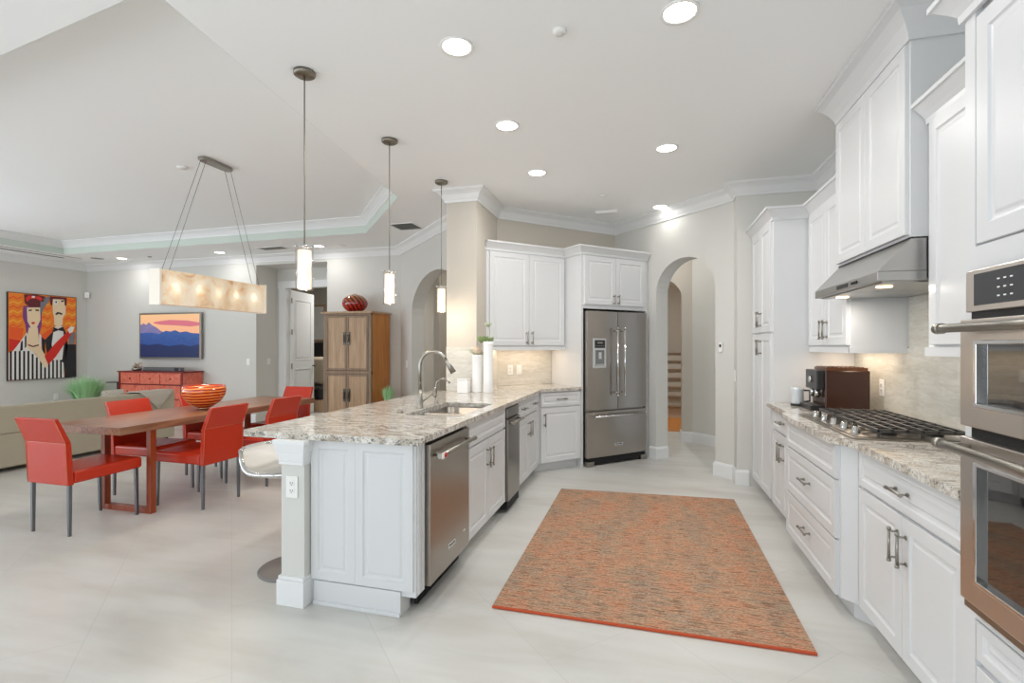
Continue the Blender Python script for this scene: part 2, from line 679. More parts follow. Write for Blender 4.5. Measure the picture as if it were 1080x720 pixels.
TRAY = [(-9.95, 6.3), (-3.88, 6.25), (-2.62, 4.85), (-2.17, 1.72), (-9.95, 2.75)]
outer = [(-11.1, -3.2), (1.8, -3.2), (1.8, 12.2), (-11.1, 12.2)]
TZ = 3.22
b = B()
b.prism(outer, CEIL, CEIL + 0.05, holes=[TRAY])
b.prism([(-10.2, 1.5), (-2.2, 1.5), (-2.2, 6.6), (-10.2, 6.6)], TZ, TZ + 0.05)
struct(b.obj('ceiling', 'ceil'), 'smooth white ceiling with a stepped tray over the dining area')
# vertical band of the tray and its crown
b = B()
b.sweep(TRAY[::-1], [(-0.02, CEIL + 0.004), (-0.02, TZ), (0.003, TZ), (0.003, CEIL + 0.0005)], closed=True)
struct(b.obj('trim_1', 'tray'), 'band around the ceiling tray, coloured with its green reflection')
crown_tray = [(0.0, TZ - 0.11), (0.012, TZ - 0.11), (0.02, TZ - 0.09), (0.05, TZ - 0.05), (0.085, TZ - 0.02), (0.1, TZ - 0.015), (0.1, TZ), (0.0, TZ)]
struct(B().sweep(TRAY[::-1], crown_tray, closed=True).obj('trim_2', 'trim'), 'white crown moulding inside the ceiling tray')


def wall(name, p0, p1, th, z1=CEIL, cut=None, mt='wall', z0=0, label=None, holes=()):
    """wall from p0 to p1, its room face on the line, thickness to the right of travel. cut: list of (s,z) points for a floor-reaching opening"""
    p0 = Vector(p0)
    p1 = Vector(p1)
    L = (p1 - p0).length
    a = math.atan2(p1.y - p0.y, p1.x - p0.x)
    poly = [(0, z0)]
    if cut:
        poly += cut
    poly += [(L, z0), (L, z1), (0, z1)]
    b = B().prism(poly, 0, -th, 'XZ', holes)
    o = b.obj(name, mt, loc=(p0.x, p0.y, 0), rot=a)
    return struct(o, label)


def archpts(s0, s1, spring, apex, n=18, elong=True):
    """opening from s0 to s1; left jamb up, arc, right jamb down"""
    c = (s0 + s1) / 2
    r = (s1 - s0) / 2
    pts = [(s0, 0.0)]
    for k in range(n + 1):
        a = PI - PI * k / n
        pts.append((c + r * math.cos(a), spring + (apex - spring) * math.sin(a)))
    pts.append((s1, 0.0))
    return pts


# room face is to the LEFT of travel (thickness to the right) -> travel so that the room is on the left
wall('wall_right', (1.6, -3.0), (1.6, 5.34), 0.15)
wall('wall_return', (1.75, 5.34), (1.03, 5.34), 0.17)
# the short face beside the arch
# arch wall: from (0.86,5.51) to (-0.425,6.795)
AW0 = (0.86, 5.34)
b = B().prism([(0.86, 5.34), (0.86, 5.51), (1.03, 5.68), (1.03, 5.34)], 0, CEIL)
struct(b.obj('wall_corner', 'wall'), 'narrow wall corner between pantry and arch')
s_r = (0.86 - 0.70) / R2
s_l = (0.86 - 0.10) / R2
wall('wall_arch', (0.86, 5.51), (-0.425, 6.795), 0.2, cut=archpts(s_r, s_l, 2.02, 2.40))
wall('wall_kitchen_back', (-0.425 + .12, 6.795 + .12), (-1.73, 5.49), 0.15, mt='taupe')
# stub wall at the end of the peninsula
b = B().prism([(-2.03, 4.8), (-1.70, 4.8), (-1.70, 5.52), (-1.84, 5.6), (-2.03, 5.43)], 0, CEIL)
struct(b.obj('wall_stub', 'taupe'), 'end of the wall beside the peninsula')
wall('wall_diagonal', (-2.03, 5.43), (-3.9, 7.3), 0.2, cut=archpts(0.15, (3.50 - 2.03) / R2, 1.86, 2.42))
# living room back wall with the recess
wall('wall_back', (-3.8, 7.3), (-10.9, 7.3), 0.12, cut=[(1.49, 0), (1.49, 2.83), (2.96, 2.83), (2.96, 0)])
wall('wall_left', (-10.87, 7.42), (-10.87, 3.6), 0.15)
wall('wall_left', (-10.87, 3.7), (-10.87, -3.1), 0.15, holes=[[(0.5, 0.05), (0.5, 2.45), (3.1, 2.45), (3.1, 0.05)], [(3.8, 0.05), (3.8, 2.45), (6.4, 2.45), (6.4, 0.05)]])
# wall behind the camera: four wide sliding-door openings
hl = [[(x0, 0.02), (x0, 2.5), (x0 + 2.75, 2.5), (x0 + 2.75, 0.02)] for x0 in (0.3, 3.4, 6.5, 9.6)]
wall('wall_lanai', (-10.9, -3.0), (1.75, -3.0), 0.15, holes=hl)

# recess (entry to bedroom)
b = B()
b.box(-6.86, 7.42, 0, -6.76, 7.82, 2.93)
b.box(-5.29, 7.42, 0, -5.19, 7.82, 2.93)
b.box(-6.86, 7.42, 2.83, -5.19, 7.82, 2.93)
struct(b.obj('wall_recess', 'wall'), 'side walls of the bedroom entry recess')
b = B().prism([(-6.9, 0), (-6.58, 0), (-6.58, 2.47), (-5.5, 2.47), (-5.5, 0), (-5.1, 0), (-5.1, 2.93), (-6.9, 2.93)], 7.82, 7.94, 'XZ')
struct(b.obj('wall_recess_back', 'wall'), 'rear wall of the bedroom entry recess')
b = B()
b.box(-6.70, 7.795, 0, -6.58, 7.82, 2.59)
b.box(-5.5, 7.795, 0, -5.38, 7.82, 2.59)
b.box(-6.72, 7.79, 2.47, -5.36, 7.82, 2.60)
b.box(-6.58, 7.80, 0, -6.56, 7.95, 2.47)
b.box(-5.52, 7.80, 0, -5.5, 7.95, 2.47)
struct(b.obj('trim_3', 'trim'), 'white door casing in the recess')

# bedroom beyond
b = B()
b.box(-9.8, 11.0, 0, -3.4, 11.1, 3.0)
b.box(-9.9, 7.94, 0, -9.8, 11.1, 3.0)
struct(b.obj('wall_bedroom', 'taupe'), 'bedroom wall seen through the open door')
# rooms behind the diagonal arch
b = B()
b.box(-3.4, 7.5, 0, -3.3, 11.1, 3.0)
b.box(-3.3, 8.0, 0, -0.75, 8.1, 3.0)
b.box(-0.85, 6.9, 0, -0.75, 8.1, 3.0)
struct(b.obj('wall_passage', 'taupe'), 'taupe wall seen through the wide arch')
# hall behind kitchen arch
wall('wall_hall', (1.8, 6.35), (0.62, 7.53), 0.12)
b = B()
n = 14
cx, r = -0.02, 0.50
pts = [(0.62, 0), (0.62, 3.0), (-0.75, 3.0), (-0.75, 0), (cx - r, 0)]
for k in range(n + 1):
    a = PI - PI * k / n
    pts.append((cx + r * math.cos(a), 2.08 + 0.34 * math.sin(a)))
pts.append((cx + r, 0))
b.prism(pts, 7.53, 7.75, 'XZ')
struct(b.obj('wall_hall_arch', 'taupe'), 'second arch down the hall')
b = B()
b.box(-0.85, 8.1, 0, -0.75, 12, 3.0)
b.box(-0.75, 11.6, 0, 1.7, 11.7, 3.0)
b.box(1.7, 6.3, 0, 1.8, 12, 3.0)
struct(b.obj('wall_foyer', 'taupe'), 'foyer walls beyond the hall')
struct(B().box(-0.7, 8.4, 0.001, 1.7, 11.6, 0.006).obj('floor_foyer', 'honey'), 'warm wood floor beyond the hall')

# crown moulding in the kitchen
cr = [(0.0, CEIL - 0.125), (0.014, CEIL - 0.125), (0.02, CEIL - 0.105), (0.03, CEIL - 0.095), (0.055, CEIL - 0.05), (0.085, CEIL - 0.028), (0.1, CEIL - 0.022), (0.108, CEIL - 0.012), (0.108, CEIL), (0.0, CEIL)]
path = [(1.6, -2.9), (1.6, 5.34), (0.86, 5.34), (0.86, 5.51), (-0.425, 6.795), (-1.70, 5.52), (-1.70, 4.8), (-2.03, 4.8), (-2.03, 5.43), (-3.9, 7.3), (-10.87, 7.3), (-10.87, -2.9)]
struct(B().sweep(path, cr).obj('trim_4', 'trim'), 'white crown moulding along the ceiling')

# baseboards
bbp = [(0, 0), (0.018, 0), (0.018, 0.125), (0.012, 0.14), (0.006, 0.15), (0, 0.15)]


def baseboard(name, path, label):
    struct(B().sweep(path, bbp).obj(name, 'trim'), label)


def AWp(s):
    return (0.86 - s * R2, 5.51 + s * R2)


baseboard('baseboard_right', [(0.97, 5.34), (0.86, 5.34), (0.86, 5.51), AWp(s_r), (AWp(s_r)[0] + 0.14, AWp(s_r)[1] + 0.14)], 'white baseboard at the pantry corner')
baseboard('baseboard_arch', [(AWp(s_l)[0] + 0.14, AWp(s_l)[1] + 0.14), AWp(s_l), AWp(s_l + 0.1)], 'white baseboard beside the refrigerator')
baseboard('baseboard_hall', [(1.7, 6.45), (0.62, 7.53), (0.48, 7.53), (0.48, 7.75)], 'white baseboard along the hall')
baseboard('baseboard_back', [(-3.9, 7.3), (-5.29, 7.3)], 'white baseboard behind the armoire')
baseboard('baseboard_back', [(-6.76, 7.3), (-10.87, 7.3)], 'white baseboard under the television')
baseboard('baseboard_left', [(-10.87, 7.3), (-10.87, 3.7)], 'white baseboard under the painting')
baseboard('baseboard_diagonal', [AWd for AWd in [(-3.5, 6.9), (-3.9, 7.3)]], 'white baseboard left of the wide arch')

# open bedroom door (hinged at left, swung away)
dr = bpy.data.objects.new('door_1', None)
COL.objects.link(dr)
dr.location = (-6.555, 7.93, 0)
dr.rotation_euler = (0, 0, math.radians(101))
struct(dr, 'white panelled bedroom door standing open in the recess')
b = B()
b.box(0, -0.02, 0.01, 0.9, 0.02, 2.45)
for sg, yy in ((1, -0.02),):
    for z0, z1 in ((0.2, 0.95), (1.1, 2.3)):
        b.panel(0.12, z0, 0.78, z1, yy, 0.006, 0.03)
b.obj('door_panel', 'door', dr, bevel=0.002)
for z in (0.25, 0.95, 1.6, 2.2):
    B().box(-0.012, -0.028, z, 0.03, -0.018, z + 0.1).obj('hinge', 'nickel', dr)
b = B()
b.lathe([(0.012, 0), (0.012, 0.03), (0.028, 0.04), (0.03, 0.06), (0.0, 0.072)], 16, (0.84, 0.98), 'Y')
o = b.obj('door_knob', 'bronze', dr)
o.scale = (1, -1, 1)
o.location = (0, -0.02, 0)


# ------------------------------------------------------------------ kitchen cabinets
def handle_bm(length, vertical, x, z, y):
    """bar pull with two posts; y = face"""
    b = B()
    h = length / 2
    st = 0.032
    if vertical:
        a, c = (x, y - st, z - h), (x, y - st, z + h)
        q = [(x, z - h * 0.82), (x, z + h * 0.82)]
    else:
        a, c = (x - h, y - st, z), (x + h, y - st, z)
        q = [(x - h * 0.82, z), (x + h * 0.82, z)]
    b.tube([a, c], 0.0055, 10)
    for e in (a, c):
        d = Vector(c) - Vector(a)
        d.normalize()
        e = Vector(e)
        b.tube([e - d * 0.006, e + d * 0.006], 0.008, 10)
    for px, pz in q:
        b.tube([(px, y, pz), (px, y - st, pz)], 0.0045, 8)
        b.tube([(px, y, pz), (px, y - 0.004, pz)], 0.009, 10)
    return b


FT = 0.02   # front thickness


def add_door(root, x0, z0, x1, z1, y, hx=None, hz=None, hl=0.13, vertical=True, name='door', rail=0.055, label=None):
    g = 0.0025
    d = B().panel(x0 + g, z0 + g, x1 - g, z1 - g, y, FT, rail).obj(name, 'cab', root)
    if label:
        d['label'] = label
    if hx is not None:
        handle_bm(hl, vertical, hx, hz, y - FT).obj('handle', 'nickel', d)
    return d


def base_cabinet(label, loc, rot, w, rows, depth=0.6, z1=0.88, toe=0.075, ends=(), name='base_cabinet', hz_toe=0.1, group='white base cabinets', open_top=False):
    """local frame: x width, y=0 face, +y into the wall"""
    r = thing(name, label, 'cabinet', (loc[0], loc[1], 0), rot, group)
    b = B()
    if open_top:
        b.box(0, 0, hz_toe, w, depth, 0.66)
        b.box(0, 0, 0.66, w, 0.03, z1)
        b.box(0, 0.03, 0.66, 0.018, depth, z1)
        b.box(w - 0.018, 0.03, 0.66, w, depth, z1)
        b.box(0.018, depth - 0.018, 0.66, w - 0.018, depth, z1)
    else:
        b.box(0, 0, hz_toe, w, depth, z1)
    b.obj('carcass', 'cab', r)
    B().box(0.0, toe, 0, w, depth, hz_toe).obj('toe_kick', 'cab', r)
    for row in rows:
        kind, x0, za, x1, zb = row[:5]
        if kind == 'drawer':
            hs = row[5] if len(row) > 5 else [(x0 + x1) / 2]
            d = add_door(r, x0, za, x1, zb, 0, None, None, name='drawer', rail=0.032)
            for hx in hs:
                handle_bm(0.12, False, hx, (za + zb) / 2, -FT).obj('handle', 'nickel', d)
        else:
            hx = row[5]
            add_door(r, x0, za, x1, zb, 0, hx, row[6] if len(row) > 6 else zb - 0.13)
    return r


# ---- peninsula, facing +X : rot +90, local x -> +Y
FX = -1.145     # carcass face; door fronts end at -1.125
P90 = PI / 2
# end section beside dishwasher: end panel + stiles
pen = thing('peninsula_end_panel', 'white raised-panel end of the peninsula beside the grey post', 'cabinet panel', (0, 0, 0))
b = B()
b.prism([(-1.75, 0.0), (-1.215, 0.0), (-1.215, 0.10), (-1.145, 0.10), (-1.145, 0.88), (-1.75, 0.88)], 2.285, 2.38, 'XZ')
b.obj('panel_body', 'cab', pen)
b = B()
b.panel(-1.75, 0.13, -1.478, 0.878, 2.287, 0.014, 0.045)
b.obj('panel_field', 'cab', pen)
b = B()
b.panel(-1.478, 0.13, -1.146, 0.878, 2.287, 0.014, 0.045)
b.obj('panel_field', 'cab', pen)
b = B()
b.box(-1.73, 2.272, 0, -1.215, 2.287, 0.125)
b.box(-1.73, 2.262, 0, -1.215, 2.272, 0.02)
b.obj('baseboard', 'cab', pen, bevel=0.002)
b = B()
b.box(-1.145, 2.285, 0.10, -1.135, 2.385, 0.88)
b.box(-1.136, 2.30, 0.11, -1.127, 2.322, 0.878)
b.box(-1.136, 2.345, 0.11, -1.127, 2.37, 0.878)
b.obj('fluted_stile', 'cab', pen)

# post
po = thing('peninsula_post', 'square grey post with white capital and base at the peninsula corner', 'post', (-1.828, 2.29, 0))
hw = 0.072
B().box(-hw, -0.06, 0.1, hw, 0.1, 0.80).obj('shaft', 'wall', po)
b = B()
b.box(-0.085, -0.085, 0, 0.085, 0.1, 0.135)
b.box(-0.079, -0.079, 0.135, 0.079, 0.1, 0.155)
b.obj('base', 'trim', po, bevel=0.003)
b = B()
for z0, z1, w0, w1 in ((0.75, 0.765, .076, .076), (0.765, 0.80, .077, .082), (0.80, 0.815, .085, .085), (0.815, 0.86, .087, .096), (0.86, 0.882, .10, .10)):
    b.hexa([(-w0, -w0, z0), (w0, -w0, z0), (w0, .1, z0), (-w0, .1, z0)], [(-w1, -w1, z1), (w1, -w1, z1), (w1, .1, z1), (-w1, .1, z1)])
b.obj('capital', 'trim', po, bevel=0.002)


def outlet(label, loc, rot, kind='outlet', group='white outlet and switch plates'):
    """plate facing local -y"""
    o = thing('wall_outlet' if kind == 'outlet' else 'light_switch', label, 'outlet' if kind == 'outlet' else 'switch', loc, rot, group)
    B().box(-0.036, -0.006, -0.058, 0.036, 0, 0.058).obj('cover_plate', 'white', o, bevel=0.002)
    if kind == 'outlet':
        for z in (-0.02, 0.02):
            b = B()
            b.box(-0.017, -0.0085, z - 0.015, 0.017, -0.005, z + 0.015)
            s_ = b.obj('socket', 'white', o, bevel=0.002)
            b = B()
            b.box(-0.008, -0.0092, z - 0.004, -0.005, -0.008, z + 0.007)
            b.box(0.005, -0.0092, z - 0.004, 0.008, -0.008, z + 0.007)
            b.box(-0.0025, -0.0092, z - 0.012, 0.0025, -0.008, z - 0.007)
            b.obj('slot', 'black', s_)
    else:
        B().box(-0.016, -0.0085, -0.033, 0.016, -0.005, 0.033).obj('rocker', 'white', o, bevel=0.002)
    return o


outlet('white duplex outlet on the grey peninsula post', (-1.83, 2.229, 0.63), 0)

# knee wall behind peninsula cabinets
struct(B().box(-1.90, 2.39, 0, -1.752, 4.79, 0.88).obj('wall_knee', 'wall'), 'low wall under the breakfast bar')

# dishwasher  Y 2.385-2.975
dw = thing('dishwasher', 'stainless steel dishwasher with bar handle in the peninsula', 'dishwasher', (-1.125, 2.387, 0), P90)
W = 0.588
b = B()
b.box(0, 0.02, 0.1, W, 0.56, 0.87)
b.obj('tub', 'blackmatte', dw)
B().box(0.0, -0.022, 0.115, W, 0.02, 0.862).obj('front_panel', 'steel', dw, bevel=0.004)
b = B()
b.box(0.0, 0.05, 0.015, W, 0.07, 0.10)
for k in range(7):
    b.box(0.0, 0.044, 0.022 + k * 0.011, W * 0.55, 0.05, 0.027 + k * 0.011)
b.obj('kick_plate', 'blackmatte', dw)
b = B()
b.tube([(0.03, -0.07, 0.80), (W - 0.03, -0.07, 0.80)], 0.0125, 16)
for x in (0.055, W - 0.055):
    b.cyl((x, -0.022, 0.80), (x, -0.07, 0.80), 0.009)
for x in (0.028, W - 0.028):
    b.cyl((x - 0.012, -0.07, 0.80), (x + 0.012, -0.07, 0.80), 0.0145, 16)
hd = b.obj('handle', 'nickel', dw)
b = B()
b.box(0.012, -0.088, 0.785, 0.07, -0.0835, 0.818)
o = b.obj('handle_badge', 'white', hd, bevel=0.001)
b = B()
b.lathe([(0.0, 0), (0.014, 0), (0.014, 0.003), (0, 0.003)], 20, (0.05, 0.8015), 'Y', z0=-0.0915)
b.obj('medallion', 'red', hd)
b = B()
b.box(0.24, -0.025, 0.215, 0.35, -0.022, 0.245)
pl = b.obj('name_plate', 'chrome', dw, bevel=0.001)
lettering('lettering', 'KitchenAid', 0.018, pl, (0.295, -0.0252, 0.23), (PI / 2, 0, 0), 'black')
B().box(0.485, -0.0232, 0.23, 0.515, -0.0218, 0.24).obj('model_mark', 'white', dw)

# sink cabinet Y 2.98-3.90
base_cabinet('white sink base cabinet between dishwasher and narrow steel compactor', (FX, 2.98), P90, 0.915,
             [('drawer', 0.01, 0.715, 0.905, 0.875, []), ('door', 0.01, 0.105, 0.4575, 0.705, 0.425), ('door', 0.4575, 0.105, 0.905, 0.705, 0.49)], depth=0.58, open_top=True)
# compactor Y 3.90-4.28
tc = thing('trash_compactor', 'narrow stainless steel trash compactor between white peninsula cabinets', 'trash compactor', (-1.125, 3.90, 0), P90)
W = 0.375
B().box(0.005, 0.02, 0.10, W - 0.005, 0.56, 0.87).obj('body', 'blackmatte', tc)
B().box(0.003, -0.02, 0.10, W - 0.003, 0.02, 0.775).obj('front_drawer', 'steeldark', tc, bevel=0.003)
B().box(0.003, -0.014, 0.785, W - 0.003, 0.02, 0.865).obj('control_panel', 'steeldark', tc, bevel=0.003)
b = B()
b.tube([(0.02, -0.06, 0.745), (W - 0.02, -0.06, 0.745)], 0.012, 14)
for x in (0.04, W - 0.04):
    b.cyl((x, -0.02, 0.745), (x, -0.06, 0.745), 0.009)
b.obj('handle', 'nickel', tc)
B().box(0.003, -0.012, 0.03, W - 0.003, 0.05, 0.095).obj('foot_pedal', 'blackmatte', tc, bevel=0.003)
# cabinet Y 4.28-5.19
base_cabinet('white two-drawer two-door base cabinet nearest the inside corner of the peninsula', (FX, 4.28), P90, 0.93,
             [('drawer', 0.01, 0.715, 0.86, 0.875, [0.2, 0.66]), ('door', 0.01, 0.105, 0.435, 0.705, 0.395), ('door', 0.435, 0.105, 0.86, 0.705, 0.475)], depth=0.55)
# diagonal corner base: local frame rot 45 ; face p=4.50
PF = 4.515
o_ = D(2.885, PF)
base_cabinet('white single-door base cabinet left of the refrigerator', o_, PI / 4, 0.585,
             [('drawer', 0.03, 0.715, 0.575, 0.875), ('door', 0.03, 0.105, 0.575, 0.705, 0.075)], depth=0.58)

# ---- peninsula countertop with sink cut-out
SX0, SX1, SY0, SY1 = -1.60, -1.20, 3.03, 3.80
c1 = D(2.89, 4.462)
poly = [(-2.17, 2.235), (-1.10, 2.235), (-1.098, 5.11), D(2.90, 4.475), D(3.465, 4.475), D(3.465, 5.10), (-1.72, 5.515), (-1.695, 5.49), (-1.695, 4.795), (-2.06, 4.795), (-2.17, 4.70)]
# corner fillets on the dining side
def fillet(poly, idx, r, n=6):
    out = []
    for i, p in enumerate(poly):
        if i in idx:
            a = Vector(poly[i - 1]); c = Vector(poly[(i + 1) % len(poly)]); q = Vector(p)
            u = (a - q).normalized() * r
            v = (c - q).normalized() * r
            for k in range(n + 1):
                t_ = k / n
                out.append(tuple(q + u * (1 - t_) ** 2 + v * t_ ** 2))
        else:
            out.append(p)
    return out
poly = fillet(poly, {0, 1}, 0.03)
hole = fillet([(SX0, SY0), (SX1, SY0), (SX1, SY1), (SX0, SY1)], {0, 1, 2, 3}, 0.05)
ct = B().prism(poly, 0.882, 0.916, holes=[hole]).obj('peninsula_countertop', 'granite', bevel=0.006, seg=3)
tag(ct, 'speckled granite countertop with overhang on the peninsula', 'countertop')

sk = thing('kitchen_sink', 'double-bowl stainless undermount sink in the peninsula counter', 'sink', (0, 0, 0))


def bowl(x0, y0, x1, y1, zt, zb):
    b = B()
    rings = []
    for ins, z in ((0, zt), (0.006, zt - 0.01), (0.012, zb + 0.03), (0.04, zb)):
        pl_ = fillet([(x0 + ins, y0 + ins), (x1 - ins, y0 + ins), (x1 - ins, y1 - ins), (x0 + ins, y1 - ins)], {0, 1, 2, 3}, 0.05, 5)
        rings.append([b.bm.verts.new((x, y, z)) for x, y in pl_])
    for r0, r1 in zip(rings[:-1], rings[1:]):
        for k in range(len(r0)):
            j = (k + 1) % len(r0)
            b.bm.faces.new((r0[k], r0[j], r1[j], r1[k])).smooth = True
    b.bm.faces.new(rings[-1])
    return b


bowl(SX0 - 0.005, SY0 - 0.005, SX1 + 0.005, SY0 + 0.36, 0.8815, 0.70).obj('bowl', 'steel', sk)
bowl(SX0 - 0.005, SY0 + 0.385, SX1 + 0.005, SY1 + 0.005, 0.8815, 0.72).obj('bowl', 'steel', sk)
b = B()
b.box(SX0 - 0.005, SY0 + 0.358, 0.87, SX1 + 0.005, SY0 + 0.387, 0.8812)
b.obj('divider', 'steel', sk)
for y, z in ((SY0 + 0.18, 0.70), (SY0 + 0.57, 0.72)):
    B().lathe([(0, 0), (0.045, 0), (0.045, 0.004), (0.03, 0.005), (0.025, -0.0), (0, 0.001)], 20, (-1.4, y), z0=z + 0.001).obj('drain', 'chrome', sk)

# faucet
fa = thing('kitchen_faucet', 'tall gooseneck pull-down faucet behind the sink', 'faucet', (-1.655, 3.40, 0.916))
b = B()
b.lathe([(0, 0), (0.03, 0), (0.03, 0.006), (0.024, 0.012), (0.024, 0.06), (0.019, 0.075), (0.016, 0.14), (0.0, 0.14)], 20)
b.obj('base', 'nickel', fa)
pts = [(0, 0, 0.13), (0, 0, 0.30)]
for k in range(0, 13):
    a = PI - (PI * 0.86) * k / 12
    pts.append((0.105 + 0.105 * math.cos(a), 0.02 * k / 12, 0.32 + 0.105 * math.sin(a)))
B().tube(pts, 0.0135, 14).obj('spout', 'nickel', fa)
e = Vector(pts[-1])
d_ = (Vector(pts[-1]) - Vector(pts[-2])).normalized()
b = B()
b.tube([e, e + d_ * 0.03, e + d_ * 0.05, e + d_ * 0.115], [0.014, 0.016, 0.018, 0.023], 16)
b.obj('spray_head', 'nickel', fa)
b = B()
b.tube([(0, -0.01, 0.05), (0.015, 0.035, 0.055), (0.05, 0.11, 0.10), (0.06, 0.14, 0.145)], [0.014, 0.009, 0.007, 0.008], 12)
b.obj('lever', 'nickel', fa)
f2 = thing('filtered_water_tap', 'small curved water tap beside the tall faucet', 'faucet', (-1.655, 3.70, 0.916))
b = B()
b.lathe([(0, 0), (0.02, 0), (0.02, 0.005), (0.011, 0.02), (0.009, 0.05), (0, 0.05)], 16)
b.obj('base', 'nickel', f2)
pts = [(0, 0, 0.04), (0, 0, 0.13)]
for k in range(9):
    a = PI - PI * 0.9 * k / 8
    pts.append((0.06 + 0.06 * math.cos(a), 0.0, 0.15 + 0.05 * math.sin(a)))
B().tube(pts, 0.007, 10).obj('spout', 'nickel', f2)
B().tube([(0, 0, 0.05), (-0.01, -0.03, 0.06), (-0.01, -0.055, 0.085)], 0.004, 8).obj('lever', 'nickel', f2)
b = B()
b.lathe([(0, 0), (0.022, 0), (0.022, 0.012), (0.014, 0.018), (0.014, 0.03), (0, 0.032)], 16)
tag(b.obj('disposal_button', 'nickel', loc=(-1.66, 3.10, 0.916)), 'small round air-switch button left of the faucet', 'button')

# items near the stub wall
b = B()
b.lathe([(0, 0), (0.05, 0), (0.053, 0.01), (0.050, 0.12), (0.051, 0.36), (0.054, 0.38), (0.047, 0.38), (0.045, 0.36), (0.0, 0.35)], 28)
v1 = thing('tall_vase', 'shorter white ceramic vase with a pale dried bloom', 'vase', (-1.655, 4.69, 0.916))
b.obj('vase_body', 'ceramic', v1)
b = B()
for k in range(26):
    a = random.uniform(0, 2 * PI); l = random.uniform(0.04, 0.15)
    e = Vector((math.cos(a) * l * 0.9, math.sin(a) * l * 0.9, 0.37 + random.uniform(0.02, 0.07)))
    b.tube([(0, 0, 0.35), (e.x * .5, e.y * .5, e.z - 0.01), e], [0.002, 0.004, 0.001], 5)
b.obj('foliage', 'palegreen', v1)
b = B()
b.lathe([(0, 0), (0.03, 0.01), (0.05, 0.05), (0.035, 0.09), (0, 0.1)], 16, z0=0.36)
b.obj('bloom', 'brownpaper', v1)
v2 = thing('tall_vase', 'taller white ceramic vase topped with green succulents', 'vase', (-1.535, 4.685, 0.916))
b = B()
b.lathe([(0, 0), (0.05, 0), (0.054, 0.01), (0.049, 0.14), (0.050, 0.48), (0.054, 0.51), (0.047, 0.51), (0.045, 0.49), (0, 0.48)], 28)
b.obj('vase_body', 'ceramic', v2)
b = B()
for c_ in range(7):
    cx_, cy_ = random.uniform(-0.07, 0.03), random.uniform(-0.05, 0.05)
    for k in range(12):
        a = 2 * PI * k / 12 + c_; l = random.uniform(0.02, 0.045)
        b.tube([(cx_, cy_, 0.50), (cx_ + math.cos(a) * l * .7, cy_ + math.sin(a) * l * .7, 0.512 + l * .4), (cx_ + math.cos(a) * l, cy_ + math.sin(a) * l, 0.53 + l * .9)], [0.005, 0.009, 0.001], 6)
b.obj('succulent', 'leafgreen', v2)
b = B()
b.tube([(0, 0, 0.49), (-0.01, 0.01, 0.60), (0, 0, 0.67)], 0.003, 6)
for k in range(14):
    a = 2 * PI * k / 7; l = 0.04
    zz = 0.67 + 0.01 * (k % 2)
    b.tube([(0, 0, zz - 0.01), (math.cos(a) * l * .6, math.sin(a) * l * .6, zz + 0.005), (math.cos(a) * l, math.sin(a) * l, zz + 0.02)], [0.004, 0.008, 0.001], 6)
b.obj('flower_stem', 'palegreen', v2)
cn = thing('square_canister', 'white square canister with lid beside the vases', 'canister', (-1.77, 4.62, 0.916))
B().box(-0.055, -0.045, 0, 0.055, 0.045, 0.125).obj('canister_body', 'ceramic', cn, bevel=0.004)
B().box(-0.057, -0.047, 0.127, 0.057, 0.047, 0.14).obj('lid', 'ceramic', cn, bevel=0.003)

# backsplash (left)
# tile on stub front & right side & back wall
b = B()
b.box(-2.03, 4.788, 0.917, -1.692, 4.7995, 1.37)
b.box(-1.6995, 4.788, 0.917, -1.688, 5.49, 1.37)
tag(b.obj('backsplash', 'splash'), 'pale stone tile splash on the wall stub behind the vases', 'backsplash', 'stone tile backsplashes')
o = B().box(2.40, 5.093, 0.917, 3.46, 5.1045, 1.368).obj('backsplash', 'splash', rot=PI / 4)
tag(o, 'warm lit stone tile splash left of the refrigerator', 'backsplash', 'stone tile backsplashes')
for s_, kd, lb in ((2.87, 'outlet', 'white outlet on the warm lit backsplash'), (2.99, 'switch', 'white rocker switch on the warm lit backsplash')):
    p_ = D(s_, 5.092)
    outlet(lb, (p_[0], p_[1], 1.10), PI / 4, kd)


def crown_small(zb, zt):
    h = zt - zb
    return [(0.0, zb), (0.012, zb), (0.014, zb + h * 0.25), (0.03, zb + h * 0.45), (0.055, zb + h * 0.72), (0.062, zb + h * 0.8), (0.072, zb + h * 0.82), (0.072, zt), (0, zt)]


# upper left cabinet (diag frame)
PU = 4.81
uc = thing('upper_cabinet', 'white two-door upper cabinet over the warm lit backsplash', 'cabinet', (*D(2.395, PU), 0), PI / 4, 'white upper cabinets')
W = 1.065
b = B()
b.prism([(0.014, 0), (W, 0), (W, 0.285), (0.299, 0.285)], 1.375, 2.44)
b.box(0.01, -0.012, 1.335, W, 0.0, 1.375)
b.obj('carcass', 'cab', uc)
add_door(uc, 0.05, 1.385, 0.555, 2.425, 0, 0.52, 1.475)
add_door(uc, 0.555, 1.385, 1.05, 2.425, 0, 0.59, 1.475)
b = B()
b.sweep([(W, 0), (-0.0, 0)], crown_small(2.43, 2.53)).obj('crown', 'cab', uc)
for x in (0.2, 0.75):
    B().lathe([(0, 0), (0.03, 0), (0.03, 0.012), (0, 0.012)], 16, (x, 0.13), z0=1.362).obj('puck_light', 'puck', uc)
area_light('under_cabinet_light', (0.53, 0.12, 1.355), (0, 0, 0), 0.9, 0.08, 2.3, (1, 0.8, 0.6), uc)

